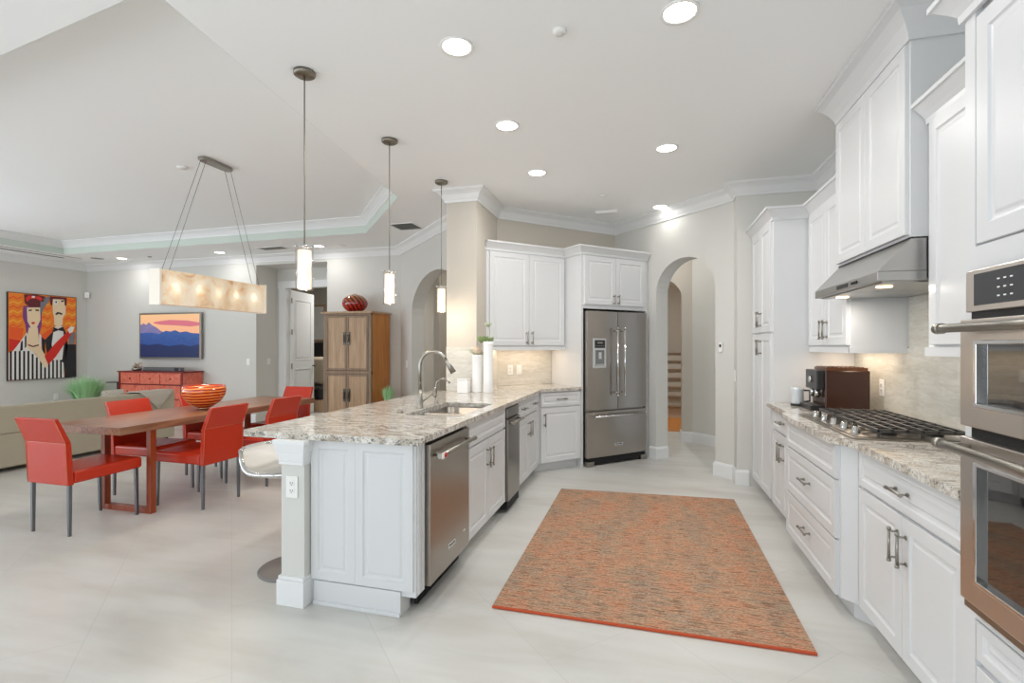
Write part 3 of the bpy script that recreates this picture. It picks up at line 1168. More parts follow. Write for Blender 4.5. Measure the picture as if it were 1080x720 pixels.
# refrigerator enclosure
fe = thing('refrigerator_surround', 'white cabinet surround with two doors above the refrigerator', 'cabinet', (*D(3.465, 4.50), 0), PI / 4)
W = 1.03
B().box(0, 0, 0, 0.03, 0.6, 2.44).obj('side_panel', 'cab', fe)
B().box(W - 0.025, 0, 0, W, 0.6, 2.44).obj('side_panel', 'cab', fe)
B().box(0.03, 0, 1.815, W - 0.025, 0.58, 2.44).obj('carcass', 'cab', fe)
add_door(fe, 0.035, 1.86, 0.50, 2.425, 0, 0.465, 1.93, 0.1)
add_door(fe, 0.50, 1.86, 0.965, 2.425, 0, 0.535, 1.93, 0.1)
B().sweep([(W, 0), (0, 0), (0, 0.30)], crown_small(2.43, 2.53)).obj('crown', 'cab', fe)

# refrigerator
fr = thing('refrigerator', 'stainless steel French-door refrigerator with water dispenser', 'refrigerator', (*D(3.51, 4.44), 0), PI / 4)
W = 0.92
B().box(0.005, 0.06, 0.03, W - 0.005, 0.62, 1.78).obj('body', 'steeldark', fr)


def slab(x0, z0, x1, z1, y0, y1):
    """slightly crowned door front"""
    b = B()
    n = 8
    pts = [(x0, y1)]
    for k in range(n + 1):
        t_ = k / n
        pts.append((x0 + (x1 - x0) * t_, y0 + 0.008 * (2 * t_ - 1) ** 2))
    pts.append((x1, y1))
    b.prism(pts, z0, z1)
    return b


ld_ = slab(0.0, 0.645, W / 2 - 0.003, 1.785, 0, 0.06).obj('door', 'steel', fr, bevel=0.003)
rd_ = slab(W / 2 + 0.003, 0.645, W, 1.785, 0, 0.06).obj('door', 'steel', fr, bevel=0.003)
fz_ = slab(0.0, 0.10, W, 0.625, 0, 0.06).obj('freezer_drawer', 'steel', fr, bevel=0.003)


def fhandle(p0, p1, out):
    b = B()
    b.tube([p0, p1], 0.012, 14)
    d = (Vector(p1) - Vector(p0)).normalized()
    for e_, sgn in ((Vector(p0), 1), (Vector(p1), -1)):
        q = e_ + d * sgn * 0.04
        b.cyl(q, q + Vector((0, out, 0)), 0.01, 12)
        b.cyl(e_ - d * 0.0, e_ + d * sgn * 0.02, 0.015, 14)
    return b


for dd, x in ((ld_, W / 2 - 0.055), (rd_, W / 2 + 0.055)):
    fhandle((x, -0.055, 0.80), (x, -0.055, 1.60), 0.058).obj('handle', 'chrome', dd)
fhandle((0.06, -0.055, 0.575), (W - 0.06, -0.055, 0.575), 0.058).obj('handle', 'chrome', fz_)
b = B()
b.box(0.075, -0.012, 1.13, 0.265, 0.002, 1.47)
dsp = b.obj('water_dispenser', mat('dispenser_frame', srgb(196, 197, 198), 0.3, 0.3), ld_, bevel=0.003)
b = B()
b.box(0.095, -0.0145, 1.36, 0.245, -0.012, 1.45)
b.obj('display', 'black', ld_)
b = B()
b.box(0.105, -0.0145, 1.16, 0.235, -0.012, 1.335)
b.obj('dispenser_recess', mat('dispenser_recess_grey', srgb(128, 130, 132), 0.25, 0.4), ld_)
b = B()
for k in range(5):
    b.box(0.105 + k * 0.027, -0.0155, 1.38, 0.122 + k * 0.027, -0.0143, 1.386)
b.box(0.13, -0.0155, 1.41, 0.21, -0.0143, 1.43)
b.obj('display_symbols', 'nickel', ld_)
b = B()
b.box(0.15, -0.017, 1.235, 0.19, -0.0142, 1.31)
b.box(0.11, -0.022, 1.165, 0.23, -0.0142, 1.175)
b.obj('paddle', 'chrome', ld_)
b = B()
b.box(0.40, -0.003, 0.215, 0.53, 0.001, 0.245)
pl = b.obj('name_plate', 'chrome', fz_)
lettering('lettering', 'KitchenAid', 0.02, fz_, (0.465, -0.0035, 0.23), (PI / 2, 0, 0), 'black')
b = B()
b.box(0.02, 0.02, 0.02, W - 0.02, 0.06, 0.095)
b.obj('base_grille', 'blackmatte', fr)
for x in (0.0, W - 0.1):
    B().box(x, 0.0, 0.0, x + 0.1, 0.06, 0.06).obj('foot_cover', 'steeldark', fr, bevel=0.004)

# ---- right run (facing -X): rot -90, local x -> -Y ; origin at far corner
N90 = -PI / 2
RX = 1.005     # carcass face -> fronts at .985
WX = 1.598
# pantry  Y 4.50 - 5.33
pa = thing('pantry_cabinet', 'tall white pantry cabinet at the far end of the cooktop run', 'cabinet', (RX, 5.325, 0), N90)
W = 0.82
B().box(0, 0, 0.1, W, WX - RX, 2.44).obj('carcass', 'cab', pa)
B().box(0, 0.07, 0, W, WX - RX, 0.1).obj('toe_kick', 'cab', pa)
for x0, x1, hx in ((0.06, 0.425, 0.395), (0.425, 0.79, 0.455)):
    add_door(pa, x0, 1.50, x1, 2.42, 0, hx, 1.62)
    add_door(pa, x0, 0.105, x1, 1.49, 0, hx, 1.37)
B().sweep([(W, 0.272), (W, 0), (0, 0)], crown_small(2.42, 2.52)).obj('crown', 'cab', pa)
# far base Y 3.80-4.50
base_cabinet('white base cabinet between pantry and cooktop drawers', (RX, 4.50), N90, 0.685,
             [('drawer', 0.03, 0.715, 0.675, 0.875), ('door', 0.03, 0.105, 0.355, 0.705, 0.325), ('door', 0.355, 0.105, 0.675, 0.705, 0.39)], depth=WX - RX)
# cooktop drawers Y 2.87-3.81, face .925
CX = 0.945
cd = thing('cooktop_drawer_cabinet', 'white three-drawer cabinet projecting under the gas cooktop', 'cabinet', (CX, 3.81, 0), N90)
W = 0.945
b = B()
b.box(0, 0, 0.1, W, WX - CX, 0.88)
b.obj('carcass', 'cab', cd)
b = B()
b.prism([(0, 0.07), (W - 0.02, 0.07), (W + 0.06, 0.14), (W + 0.06, WX - CX), (0, WX - CX)], 0, 0.1).obj('toe_kick', 'cab', cd)
for z0, z1, h in ((0.70, 0.875, False), (0.395, 0.695, True), (0.105, 0.39, True)):
    d = add_door(cd, 0.01, z0, W - 0.01, z1, 0, None, None, name='drawer', rail=0.05 if h else 0.035)
    if h:
        handle_bm(0.13, False, W / 2, (z0 + z1) / 2 + 0.02, -FT).obj('handle', 'nickel', d)
b = B()
b.prism([(W, 0.005), (W + 0.055, 0.06), (W + 0.055, 0.2), (W, 0.2)], 0.1, 0.88).obj('angled_filler', 'cab', cd)
# near base Y 1.92-2.80 face 1.0
NX = 1.018
base_cabinet('white drawer-over-doors base cabinet between cooktop and double oven', (NX, 2.805), N90, 0.885,
             [('drawer', 0.02, 0.70, 0.875, 0.875), ('door', 0.02, 0.105, 0.45, 0.69, 0.415), ('door', 0.45, 0.105, 0.875, 0.69, 0.485)], depth=WX - NX)
# countertop right
poly = [(WX, 4.497), (0.95, 4.497), (0.95, 3.88), (0.893, 3.80), (0.893, 2.88), (0.968, 2.79), (0.968, 1.918), (WX, 1.918)]
CT = [(1.005, 3.68), (1.005, 2.84), (1.50, 2.84), (1.50, 3.68)]
ct2 = B().prism(fillet(poly, {2, 3, 4, 5}, 0.05), 0.882, 0.916).obj('cooktop_countertop', 'granite', bevel=0.006, seg=3)
tag(ct2, 'speckled granite countertop around the gas cooktop', 'countertop')

# cooktop
ck = thing('gas_cooktop', 'stainless five-burner gas cooktop with cast-iron grates', 'cooktop', (0, 0, 0.916))
Y0, Y1, X0, X1 = 2.82, 3.73, 0.985, 1.50
b = B()
b.box(X0, Y0, 0.0005, X1, Y1, 0.008)
b.box(X0 + 0.02, Y0 + 0.02, 0.008, X1 - 0.02, Y1 - 0.02, 0.012)
b.obj('steel_deck', 'steel', ck, bevel=0.002)
burn = [(1.19, 2.99, .045), (1.40, 2.99, .04), (1.29, 3.275, .06), (1.19, 3.56, .04), (1.40, 3.56, .045)]
for x, y, r in burn:
    b = B()
    b.lathe([(0, 0), (r * 1.15, 0), (r * 1.15, 0.012), (r, 0.016), (r, 0.022), (r * 0.8, 0.026), (0, 0.026)], 22, (x, y), z0=0.012)
    b.obj('burner', 'iron', ck)
for gi in range(3):
    ya = Y0 + 0.02 + gi * 0.292
    yb = ya + 0.286
    xa, xb = X0 + 0.115, X1 - 0.015
    b = B()
    zt, zb = 0.052, 0.036
    b.box(xa, ya, zb, xb, ya + 0.012, zt)
    b.box(xa, yb - 0.012, zb, xb, yb, zt)
    b.box(xa, ya, zb, xa + 0.012, yb, zt)
    b.box(xb - 0.012, ya, zb, xb, yb, zt)
    for k in range(1, 6):
        x = xa + (xb - xa) * k / 6
        b.box(x - 0.006, ya, zb + 0.002, x + 0.006, yb, zt + 0.004)
    for k in (1, 2):
        y = ya + (yb - ya) * k / 3
        b.box(xa, y - 0.005, zb, xb, y + 0.005, zt)
    for x in (xa, (xa + xb) / 2 - 0.006, xb - 0.012):
        for y in (ya, yb - 0.012):
            b.box(x, y, 0.012, x + 0.012, y + 0.012, zb)
    b.obj('grate', 'iron', ck, bevel=0.002)
for k in range(5):
    y = 2.955 + k * 0.155
    b = B()
    b.lathe([(0, 0), (0.022, 0), (0.022, 0.004), (0.017, 0.008), (0.016, 0.03), (0.013, 0.034), (0, 0.034)], 18, (1.045, y), z0=0.012)
    b.box(1.043, y - 0.015, 0.03, 1.047, y + 0.015, 0.050)
    b.obj('knob', 'chrome', ck)

# right backsplash
b = B()
b.box(1.588, 1.92, 0.917, 1.5995, 4.50, 1.37)
b.box(1.588, 2.77, 1.37, 1.5995, 3.66, 1.86)
tag(b.obj('backsplash', 'splashR'), 'stone tile backsplash behind the gas cooktop', 'backsplash', 'stone tile backsplashes')
outlet('white outlet on the tile behind the coffee machine', (1.587, 4.02, 1.09), N90)

# upper cabinets right
UX = 1.275
u1 = thing('upper_cabinet', 'white two-door upper cabinet between pantry and range hood', 'cabinet', (UX, 4.50, 0), N90, 'white upper cabinets')
W = 0.82
b = B()
b.box(0, 0, 1.375, W, WX - UX, 2.44)
b.box(0, -0.01, 1.335, W, 0.01, 1.375)
b.box(W - 0.01, -0.01, 1.335, W + 0.004, WX - UX - 0.01, 1.375)
b.obj('carcass', 'cab', u1)
add_door(u1, 0.01, 1.385, 0.41, 2.42, 0, 0.375, 1.50)
add_door(u1, 0.41, 1.385, 0.81, 2.42, 0, 0.445, 1.50)
B().sweep([(W - 0.008, 0), (0, 0)], crown_small(2.42, 2.52)).obj('crown', 'cab', u1)
B().lathe([(0, 0), (0.03, 0), (0.03, 0.012), (0, 0.012)], 16, (0.45, 0.2), z0=1.362).obj('puck_light', 'puck', u1)
area_light('under_cabinet_light', (0.4, 0.18, 1.355), (0, 0, 0), 0.6, 0.08, 2.2, (1, 0.8, 0.6), u1)
# hood cabinet
HX = 1.205
hc = thing('upper_cabinet', 'white tall two-door cabinet above the range hood reaching the ceiling', 'cabinet', (HX, 3.68, 0), N90, 'white upper cabinets')
W = 0.92
B().box(0, 0, 1.90, W, WX - HX, 2.998).obj('carcass', 'cab', hc)
add_door(hc, 0.01, 1.91, 0.46, 2.82, 0)
add_door(hc, 0.46, 1.91, 0.91, 2.82, 0)
B().sweep([(W, WX - HX - 0.1), (W, 0), (0, 0), (0, WX - HX - 0.1)], [(0.0, 2.83), (0.014, 2.83), (0.02, 2.86), (0.04, 2.9), (0.075, 2.95), (0.095, 2.965), (0.105, 2.97), (0.105, 2.999), (0, 2.999)]).obj('crown', 'cab', hc)
# near upper Y 1.92-2.76
u2 = thing('upper_cabinet', 'white upper cabinet between range hood and double oven', 'cabinet', (UX, 2.755, 0), N90, 'white upper cabinets')
W = 0.835
b = B()
b.box(0, 0, 1.375, W, WX - UX, 2.44)
b.box(0, -0.016, 1.335, W, 0.01, 1.375)
b.obj('carcass', 'cab', u2)
add_door(u2, 0.04, 1.385, 0.83, 2.42, 0)
B().sweep([(W, 0), (0, 0)], crown_small(2.42, 2.52)).obj('crown', 'cab', u2)

# range hood
HXL = 1.07
rh = thing('range_hood', 'stainless steel sloped range hood above the gas cooktop', 'range hood', (0, 0, 0))
Ya, Yb = 2.765, 3.685
b = B()
# base lip
b.box(HXL, Ya, 1.695, 1.59, Yb, 1.74)
b.hexa([(HXL, Ya, 1.74), (1.59, Ya, 1.74), (1.59, Yb, 1.74), (HXL, Yb, 1.74)],
       [(HX + 0.005, Ya + 0.0, 1.895), (1.59, Ya, 1.895), (1.59, Yb, 1.895), (HX + 0.005, Yb, 1.895)])
b.obj('canopy', 'hoodsteel', rh, bevel=0.003)
b = B()
b.box(HXL + 0.03, Ya + 0.03, 1.687, 1.56, (Ya + Yb) / 2 - 0.005, 1.695)
b.box(HXL + 0.03, (Ya + Yb) / 2 + 0.005, 1.687, 1.56, Yb - 0.03, 1.695)
b.obj('filter', 'hoodsteel', rh)
for y in (Ya + 0.18, Yb - 0.18):
    B().lathe([(0, 0), (0.035, 0), (0.035, 0.006), (0, 0.006)], 18, (HXL + 0.1, y), z0=1.681).obj('hood_lamp', 'puck', rh)
b = B()
b.box(HXL - 0.003, 3.13, 1.708, HXL, 3.29, 1.73)
for k in range(3):
    b.box(HXL - 0.006, 3.0 + k * 0.03, 1.712, HXL, 3.012 + k * 0.03, 1.727)
b.obj('controls', 'black', rh)
for y in (Ya + 0.18, Yb - 0.18):
    area_light('hood_light', (HXL + 0.1, y, 1.675), (0, 0, 0), 0.06, 0, 1.6, (1, 0.93, 0.84), rh, 'DISK')
B().box(HX - 0.002, Ya + 0.01, 1.893, HX + 0.02, Yb - 0.01, 1.899).obj('top_trim', 'black', rh)

# oven cabinet
OX = 0.985
oc = thing('oven_cabinet', 'tall white cabinet housing the double wall oven', 'cabinet', (OX, 1.915, 0), N90)
W = 0.86
b = B()
b.box(0, 0.02, 0.1, 0.06, WX - OX, 2.44)
b.box(W - 0.06, 0.02, 0.1, W, WX - OX, 2.44)
b.box(0.06, 0.02, 0.1, W - 0.06, WX - OX, 0.56)
b.box(0.06, 0.02, 1.63, W - 0.06, WX - OX, 2.44)
b.box(0.0, 0.0, 0.1, 0.05, 0.02, 2.44)
b.box(W - 0.05, 0.0, 0.1, W, 0.02, 2.44)
b.box(0.05, 0.0, 0.535, W - 0.05, 0.02, 0.565)
b.box(0.05, 0.0, 1.615, W - 0.05, 0.02, 1.69)
b.obj('carcass', 'cab', oc)
B().box(0, 0.08, 0, W, WX - OX, 0.1).obj('toe_kick', 'cab', oc)
add_door(oc, 0.05, 0.405, W - 0.05, 0.53, 0.02, name='drawer', rail=0.03)
add_door(oc, 0.05, 0.11, W - 0.05, 0.39, 0.02, name='drawer')
add_door(oc, 0.05, 1.695, W / 2, 2.405, 0.02)
add_door(oc, W / 2, 1.695, W - 0.05, 2.405, 0.02)
B().sweep([(W, 0), (0, 0), (0, 0.285)], crown_small(2.42, 2.52)).obj('crown', 'cab', oc)

ov = thing('double_wall_oven', 'stainless steel double wall oven with black control panel', 'oven', (OX - 0.02, 1.865, 0), N90)
W = 0.76
B().box(0.012, 0.03, 0.57, W - 0.012, 0.56, 1.612).obj('oven_body', 'blackmatte', ov)
b = B()
b.box(0.0, -0.005, 1.485, W, 0.03, 1.612)
cp = b.obj('control_panel', 'copper', ov, bevel=0.003)
B().box(0.045, -0.0075, 1.503, W - 0.045, -0.0045, 1.598).obj('panel_glass', 'panelglass', cp)
b = B()
for gx in (0.15, 0.27, 0.5):
    for r_ in range(3):
        for c_ in range(3):
            b.box(gx + c_ * 0.026, -0.0085, 1.522 + r_ * 0.024, gx + 0.010 + c_ * 0.026, -0.0072, 1.526 + r_ * 0.024)
b.obj('panel_symbols', 'white', cp)


def oven_door(z0, z1, wz0, wz1, hz):
    d = B()
    d.prism([(0.0, z0), (W, z0), (W, z1), (0.0, z1)], -0.02, 0.028, 'XZ', holes=[[(0.075, wz0), (W - 0.075, wz0), (W - 0.075, wz1), (0.075, wz1)]])
    o = d.obj('oven_door', 'copper', ov, bevel=0.003)
    B().box(0.07, -0.008, wz0 - 0.005, W - 0.07, 0.0, wz1 + 0.005).obj('window_glass', 'blackglass', o)
    b = B()
    x0, x1, za, zb = 0.068, W - 0.068, wz0 - 0.008, wz1 + 0.008
    b.prism([(x0, za), (x1, za), (x1, zb), (x0, zb)], -0.0235, -0.005, 'XZ', holes=[[(x0 + .015, za + .012), (x1 - .015, za + .012), (x1 - .015, zb - .012), (x0 + .015, zb - .012)]])
    b.obj('window_bezel', 'chrome', o, bevel=0.002)
    b = B()
    b.tube([(0.015, -0.08, hz), (W - 0.015, -0.08, hz)], 0.0135, 18)
    for x in (0.045, W - 0.045):
        b.cyl((x, -0.02, hz), (x, -0.08, hz), 0.011)
    for x in (0.014, W - 0.014):
        b.cyl((x - 0.014, -0.08, hz), (x + 0.014, -0.08, hz), 0.017, 18)
    b.obj('handle', 'nickel', o)
    return o


oven_door(1.135, 1.462, 1.205, 1.39, 1.435)
od = oven_door(0.60, 1.10, 0.675, 1.025, 1.075)
B().box(0.02, 0.0, 1.462, W - 0.02, 0.03, 1.485).obj('vent_slot', 'blackmatte', ov)
B().box(0.02, 0.0, 1.10, W - 0.02, 0.03, 1.135).obj('vent_slot', 'blackmatte', ov)
b = B()
b.box(0.0, -0.008, 0.572, W, 0.03, 0.594)
b.obj('bottom_trim', 'steeldark', ov)
b = B()
b.box(0.055, -0.0225, 1.04, 0.10, -0.019, 1.055)
b.obj('name_plate', 'chrome', od)

# coffee machine
cm = thing('coffee_machine', 'black and brown espresso machine on the counter by the pantry', 'coffee machine', (1.37, 4.12, 0.917), N90)
b = B()
b.prism([(-0.14, 0), (0.14, 0), (0.14, 0.29), (-0.14, 0.29)], -0.15, 0.13, 'XZ')
o = b.obj('housing', mat('dark_brown_gloss', srgb(58, 34, 24), 0.22), cm, bevel=0.008)
b = B()
b.box(-0.125, -0.14, 0.29, 0.125, 0.12, 0.31)
for k in range(9):
    b.box(-0.12, -0.13 + k * 0.027, 0.31, 0.12, -0.118 + k * 0.027, 0.315)
b.obj('cup_tray', mat('bronze_tray', srgb(110, 74, 54), 0.3, 0.6), cm)
b = B()
b.box(-0.13, -0.20, 0.15, 0.13, -0.15, 0.29)
b.obj('brew_head', 'black', cm, bevel=0.006)
b = B()
b.box(-0.13, -0.24, 0.0, 0.13, -0.15, 0.035)
b.obj('drip_tray', 'black', cm, bevel=0.004)
b = B()
for x in (-0.05, 0.05):
    b.cyl((x, -0.175, 0.09), (x, -0.175, 0.16), 0.016, 14)
b.lathe([(0.0, 0), (0.024, 0), (0.022, 0.012), (0, 0.014)], 16, (0.0, 0.22), 'Y', z0=-0.212)
b.obj('spouts', 'chrome', cm)
mj = thing('milk_jug', 'clear water jug standing in front of the coffee machine', 'jug', (1.13, 4.31, 0.917))
b = B()
b.lathe([(0, 0), (0.045, 0), (0.05, 0.004), (0.05, 0.012), (0, 0.013)], 24)
b.obj('base', 'black', mj)
b = B()
b.lathe([(0, 0.014), (0.042, 0.014), (0.045, 0.03), (0.042, 0.12), (0.045, 0.14), (0, 0.142)], 24)
b.obj('jug_body', mat('frosted_jug', srgb(205, 210, 214), 0.15, spec=0.8), mj)
b = B()
b.tube([(0.04, -0.01, 0.12), (0.08, -0.02, 0.12), (0.08, -0.02, 0.04), (0.04, -0.01, 0.03)], 0.007, 8)
b.obj('handle', 'black', mj)

# rug
rg = thing('area_rug', 'woven orange and grey area rug on the kitchen floor', 'rug', (0, 0, 0))
b = B()
poly = [(-0.79, 2.485), (0.73, 2.485), (0.745, 4.78), (-0.80, 4.70)]
b.prism(poly, 0.001, 0.012)
b.obj('woven_field', 'rug', rg)
b = B()
b.prism([(-0.79, 2.475), (0.73, 2.475), (0.73, 2.489), (-0.79, 2.489)], 0.001, 0.0135)
b.obj('binding', 'rugedge', rg, bevel=0.003)


# ------------------------------------------------------------------ ceiling fixtures
def downlight(x, y, z=CEIL, label='', r=0.075, power=LAMP_W, spread=PI):
    o = thing('recessed_downlight', label, 'ceiling light', (x, y, z), 0, 'recessed ceiling downlights')
    b = B()
    b.lathe([(r, -0.0015), (r + 0.018, -0.0015), (r + 0.016, -0.008), (r + 0.002, -0.006), (r, -0.0015)], 32)
    b.obj('trim_ring', 'white', o)
    b = B()
    b.lathe([(0, -0.003), (r, -0.003), (r, -0.001), (0, -0.001)], 32)
    b.obj('lens', 'canlight', o)
    area_light('downlight_lamp', (0, 0, -0.012), (0, 0, 0), 2 * r, 0, power, (1, 0.985, 0.96), o, 'DISK', spread)
    return o


for (x, y, lb) in ((-0.995, 2.49, 'nearest downlight of the row above the sink side'),
                   (-0.995, 3.48, 'middle downlight of the row above the sink side'),
                   (-0.995, 4.50, 'farthest downlight of the row above the sink side'),
                   (0.15, 2.52, 'large nearest downlight above the cooktop side'),
                   (0.15, 4.22, 'middle downlight above the cooktop side'),
                   (0.14, 5.98, 'small downlight nearest the arch wall')):
    downlight(x, y, label=lb, power=LAMP_W if y < 5 else LAMP_W * 0.13, spread=PI)
for x, lb in ((-9.36, 'living room downlight nearest the painting'), (-7.12, 'living room downlight right of the television'), (-5.13, 'living room downlight above the armoire side')):
    downlight(x, 6.87, label=lb, power=LAMP_W * 0.45)
downlight(-10.3, 4.6, label='unseen living room downlight washing the painting wall', power=LAMP_W * 0.8)  # out of frame; throws light on the painting wall
# unseen lamps beyond the openings; hall and bedroom ones added to brighten
downlight(-2.2, 7.3, label='unseen downlight in the passage behind the wide arch', power=10)
downlight(0.1, 6.95, label='unseen downlight added to light the hall behind the kitchen arch', power=8)
downlight(0.3, 9.3, label='unseen downlight in the foyer', power=30)
downlight(-6.0, 9.4, label='unseen downlight added to light the bedroom', power=36)


def ceil_disc(name, x, y, r, h, label, mt='white', cat='detector', z=CEIL):
    o = thing(name, label, cat, (x, y, z))
    B().lathe([(0, -0.0005), (r, -0.0005), (r, -h * 0.6), (r * 0.85, -h), (0, -h)], 28).obj('cover', mt, o)
    b = B()
    b.lathe([(r * .35, -h - 0.0005), (r * .5, -h - 0.0005), (r * .5, -h + 0.001), (r * .35, -h + 0.001)], 24)
    b.obj('ring', 'nickel' if mt != 'white' else 'trim', o)
    return o


ceil_disc('smoke_detector', -0.435, 2.50, 0.035, 0.02, 'small round sprinkler cover between the kitchen downlights')
ceil_disc('smoke_detector', -4.6, 3.98, 0.05, 0.02, 'round detector on the tray ceiling left of the chandelier', z=TZ)
ceil_disc('sprinkler_cover', -0.452, 5.37, 0.035, 0.012, 'tiny sprinkler cover near the far kitchen downlight', cat='sprinkler')
ceil_disc('ceiling_speaker', -9.80, 6.75, 0.10, 0.006, 'round grey ceiling speaker by the painting wall', 'nickel', 'speaker')
ceil_disc('sprinkler_cover', -8.68, 6.86, 0.03, 0.012, 'tiny dark sprinkler above the television', 'nickel', 'sprinkler')
ceil_disc('sprinkler_cover', -4.745, 6.93, 0.06, 0.01, 'pale round cover above the armoire', cat='sprinkler')
ceil_disc('sprinkler_cover', -3.976, 6.85, 0.03, 0.01, 'tiny sprinkler cover above the inside wall corner', cat='sprinkler')
sd = thing('ceiling_sensor', 'white rectangular sensor box on the far kitchen ceiling', 'sensor', (-0.47, 5.98, CEIL))
B().box(-0.13, -0.04, -0.035, 0.13, 0.04, -0.0005).obj('housing', 'white', sd, bevel=0.006)
B().box(-0.11, -0.03, -0.037, 0.11, 0.03, -0.035).obj('lens', 'trim', sd)


def vent(x, y, w, d, label, z=CEIL, rot=0, n=8):
    o = thing('ceiling_vent', label, 'vent', (x, y, z), rot, 'ceiling air vents')
    b = B()
    b.prism([(-w / 2, -d / 2), (w / 2, -d / 2), (w / 2, d / 2), (-w / 2, d / 2)], -0.008, -0.0005, holes=[[(-w / 2 + .02, -d / 2 + .02), (w / 2 - .02, -d / 2 + .02), (w / 2 - .02, d / 2 - .02), (-w / 2 + .02, d / 2 - .02)]])
    b.obj('frame', 'white', o)
    B().box(-w / 2 + .018, -d / 2 + .018, -0.003, w / 2 - .018, d / 2 - .018, -0.0006).obj('backing', 'blackmatte', o)
    b = B()
    for k in range(n):
        y_ = -d / 2 + 0.03 + (d - 0.06) * k / (n - 1)
        b.box(-w / 2 + .02, y_ - 0.005, -0.007, w / 2 - .02, y_ + 0.005, -0.003)
    b.obj('louvre', 'nickel', o)
    return o


vent(-3.14, 6.04, 0.36, 0.36, 'square dark ceiling vent beside the middle pendant cord')
vent(-5.96, 6.80, 0.5, 0.22, 'rectangular ceiling vent behind the nearest pendant shade')
vent(-10.30, 4.85, 0.14, 3.4, 'long slot vent along the left wall soffit, wall side', n=2, rot=0)
vent(-10.08, 4.6, 0.10, 4.2, 'long slot vent along the left wall soffit, tray side', n=2, rot=0)


# pendants
def pendant(x, y, label):
    o = thing('pendant_light', label, 'pendant light', (x, y, 1.71), 0, 'cylinder pendants over the peninsula')
    b = B()
    b.lathe([(0, 0), (0.062, 0), (0.062, -0.018), (0.05, -0.026), (0, -0.026)], 28, z0=CEIL - 1.71 - 0.0005)
    b.obj('canopy', 'bronze', o)
    B().cyl((0, 0, 0.26), (0, 0, CEIL - 1.71 - 0.02), 0.0035, 8).obj('rod', 'bronze', o)
    b = B()
    b.lathe([(0, 0.25), (0.02, 0.25), (0.02, 0.265), (0.006, 0.275), (0, 0.275)], 20)
    for k in range(3):
        a = 2 * PI * k / 3
        b.cyl((0, 0, 0.255), (0.050 * math.cos(a), 0.050 * math.sin(a), 0.255), 0.004, 8)
        b.cyl((0.049 * math.cos(a), 0.049 * math.sin(a), 0.255), (0.058 * math.cos(a), 0.058 * math.sin(a), 0.255), 0.009, 10)
    b.obj('socket_cap', 'chrome', o)
    b = B()
    b.lathe([(0.036, 0.01), (0.038, 0.01), (0.038, 0.235), (0, 0.24), (0, 0.236), (0.036, 0.232), (0.036, 0.01)], 32)
    b.obj('opal_shade', 'shade', o)
    b = B()
    b.lathe([(0.049, 0.0), (0.050, 0.0), (0.050, 0.262), (0.049, 0.262), (0.049, 0.0)], 36)
    b.obj('glass_sleeve', 'sleeve', o)
    ld = bpy.data.lights.new('pendant_lamp', 'POINT')
    ld.energy = 5
    ld.color = (1, 0.85, 0.66)
    ld.shadow_soft_size = 0.03
    lo = bpy.data.objects.new('pendant_lamp', ld)
    COL.objects.link(lo)
    lo.parent = o
    lo.location = (0, 0, -0.03)
    return o


pendant(-1.955, 2.484, 'nearest glass cylinder pendant over the peninsula, in front of the recess')
pendant(-1.955, 3.48, 'middle glass cylinder pendant over the peninsula, right of the armoire')
pendant(-1.955, 4.49, 'farthest glass cylinder pendant over the peninsula, beside the wall end')

# chandelier over the table
ch = thing('linear_chandelier', 'long wavy alabaster box chandelier hung over the dining table', 'chandelier', (-4.175, 0, 0))
b = B()
n = 24
ya, yb = 3.36, 4.58


def wav(t_):
    return 0.028 * math.sin(t_ * PI * 2)


L_, R_ = [], []
for k in range(n + 1):
    t_ = k / n
    y = ya + (yb - ya) * t_
    L_.append((-0.052 + wav(t_), y))
    R_.append((0.052 + wav(t_), y))
b.prism(L_ + R_[::-1], 1.752, 2.058)
b.obj('alabaster_body', 'alabaster', ch)
for y0, y1 in ((ya - 0.02, ya + 0.001), (yb - 0.001, yb + 0.02)):
    B().box(-0.06, y0, 1.747, 0.06, y1, 2.063).obj('end_panel', 'alabend', ch, bevel=0.002)
b = B()
b.prism([(-0.06, 3.87), (-0.03, 3.80), (0.04, 3.80), (0.06, 3.87), (0.045, 4.12), (0.02, 4.17), (-0.045, 4.17), (-0.06, 4.1)], TZ - 0.03, TZ - 0.001)
b.obj('canopy', 'nickel', ch, bevel=0.003)
b = B()
for sx in (-1, 1):
    b.cyl((sx * 0.035, 3.84, TZ - 0.02), (sx * 0.045, 3.44, 2.05), 0.0022, 6)
    b.cyl((sx * 0.035, 4.12, TZ - 0.02), (sx * 0.045, 4.50, 2.05), 0.0022, 6)
b.obj('suspension_cable', 'gunmetal', ch)
area_light('chandelier_lamp', (0, 3.97, 1.74), (0, 0, 0), 0.1, 1.1, 10, (1, 0.85, 0.68), ch)

# ------------------------------------------------------------------ dining
tb = thing('dining_table', 'long walnut dining table with slab legs', 'table', (-4.31, 3.87, 0))
b = B()
b.box(-0.39, -1.01, 0.69, 0.39, 1.30, 0.75)
b.obj('tabletop', 'walnut', tb, bevel=0.003)
for y in (-0.75, 0.80):
    b = B()
    b.box(-0.18, y, 0, -0.135, y + 0.05, 0.69)
    b.box(0.325, y, 0, 0.37, y + 0.05, 0.69)
    b.box(-0.135, y, 0, 0.325, y + 0.05, 0.045)
    b.obj('leg', 'walnutleg', tb, bevel=0.002)


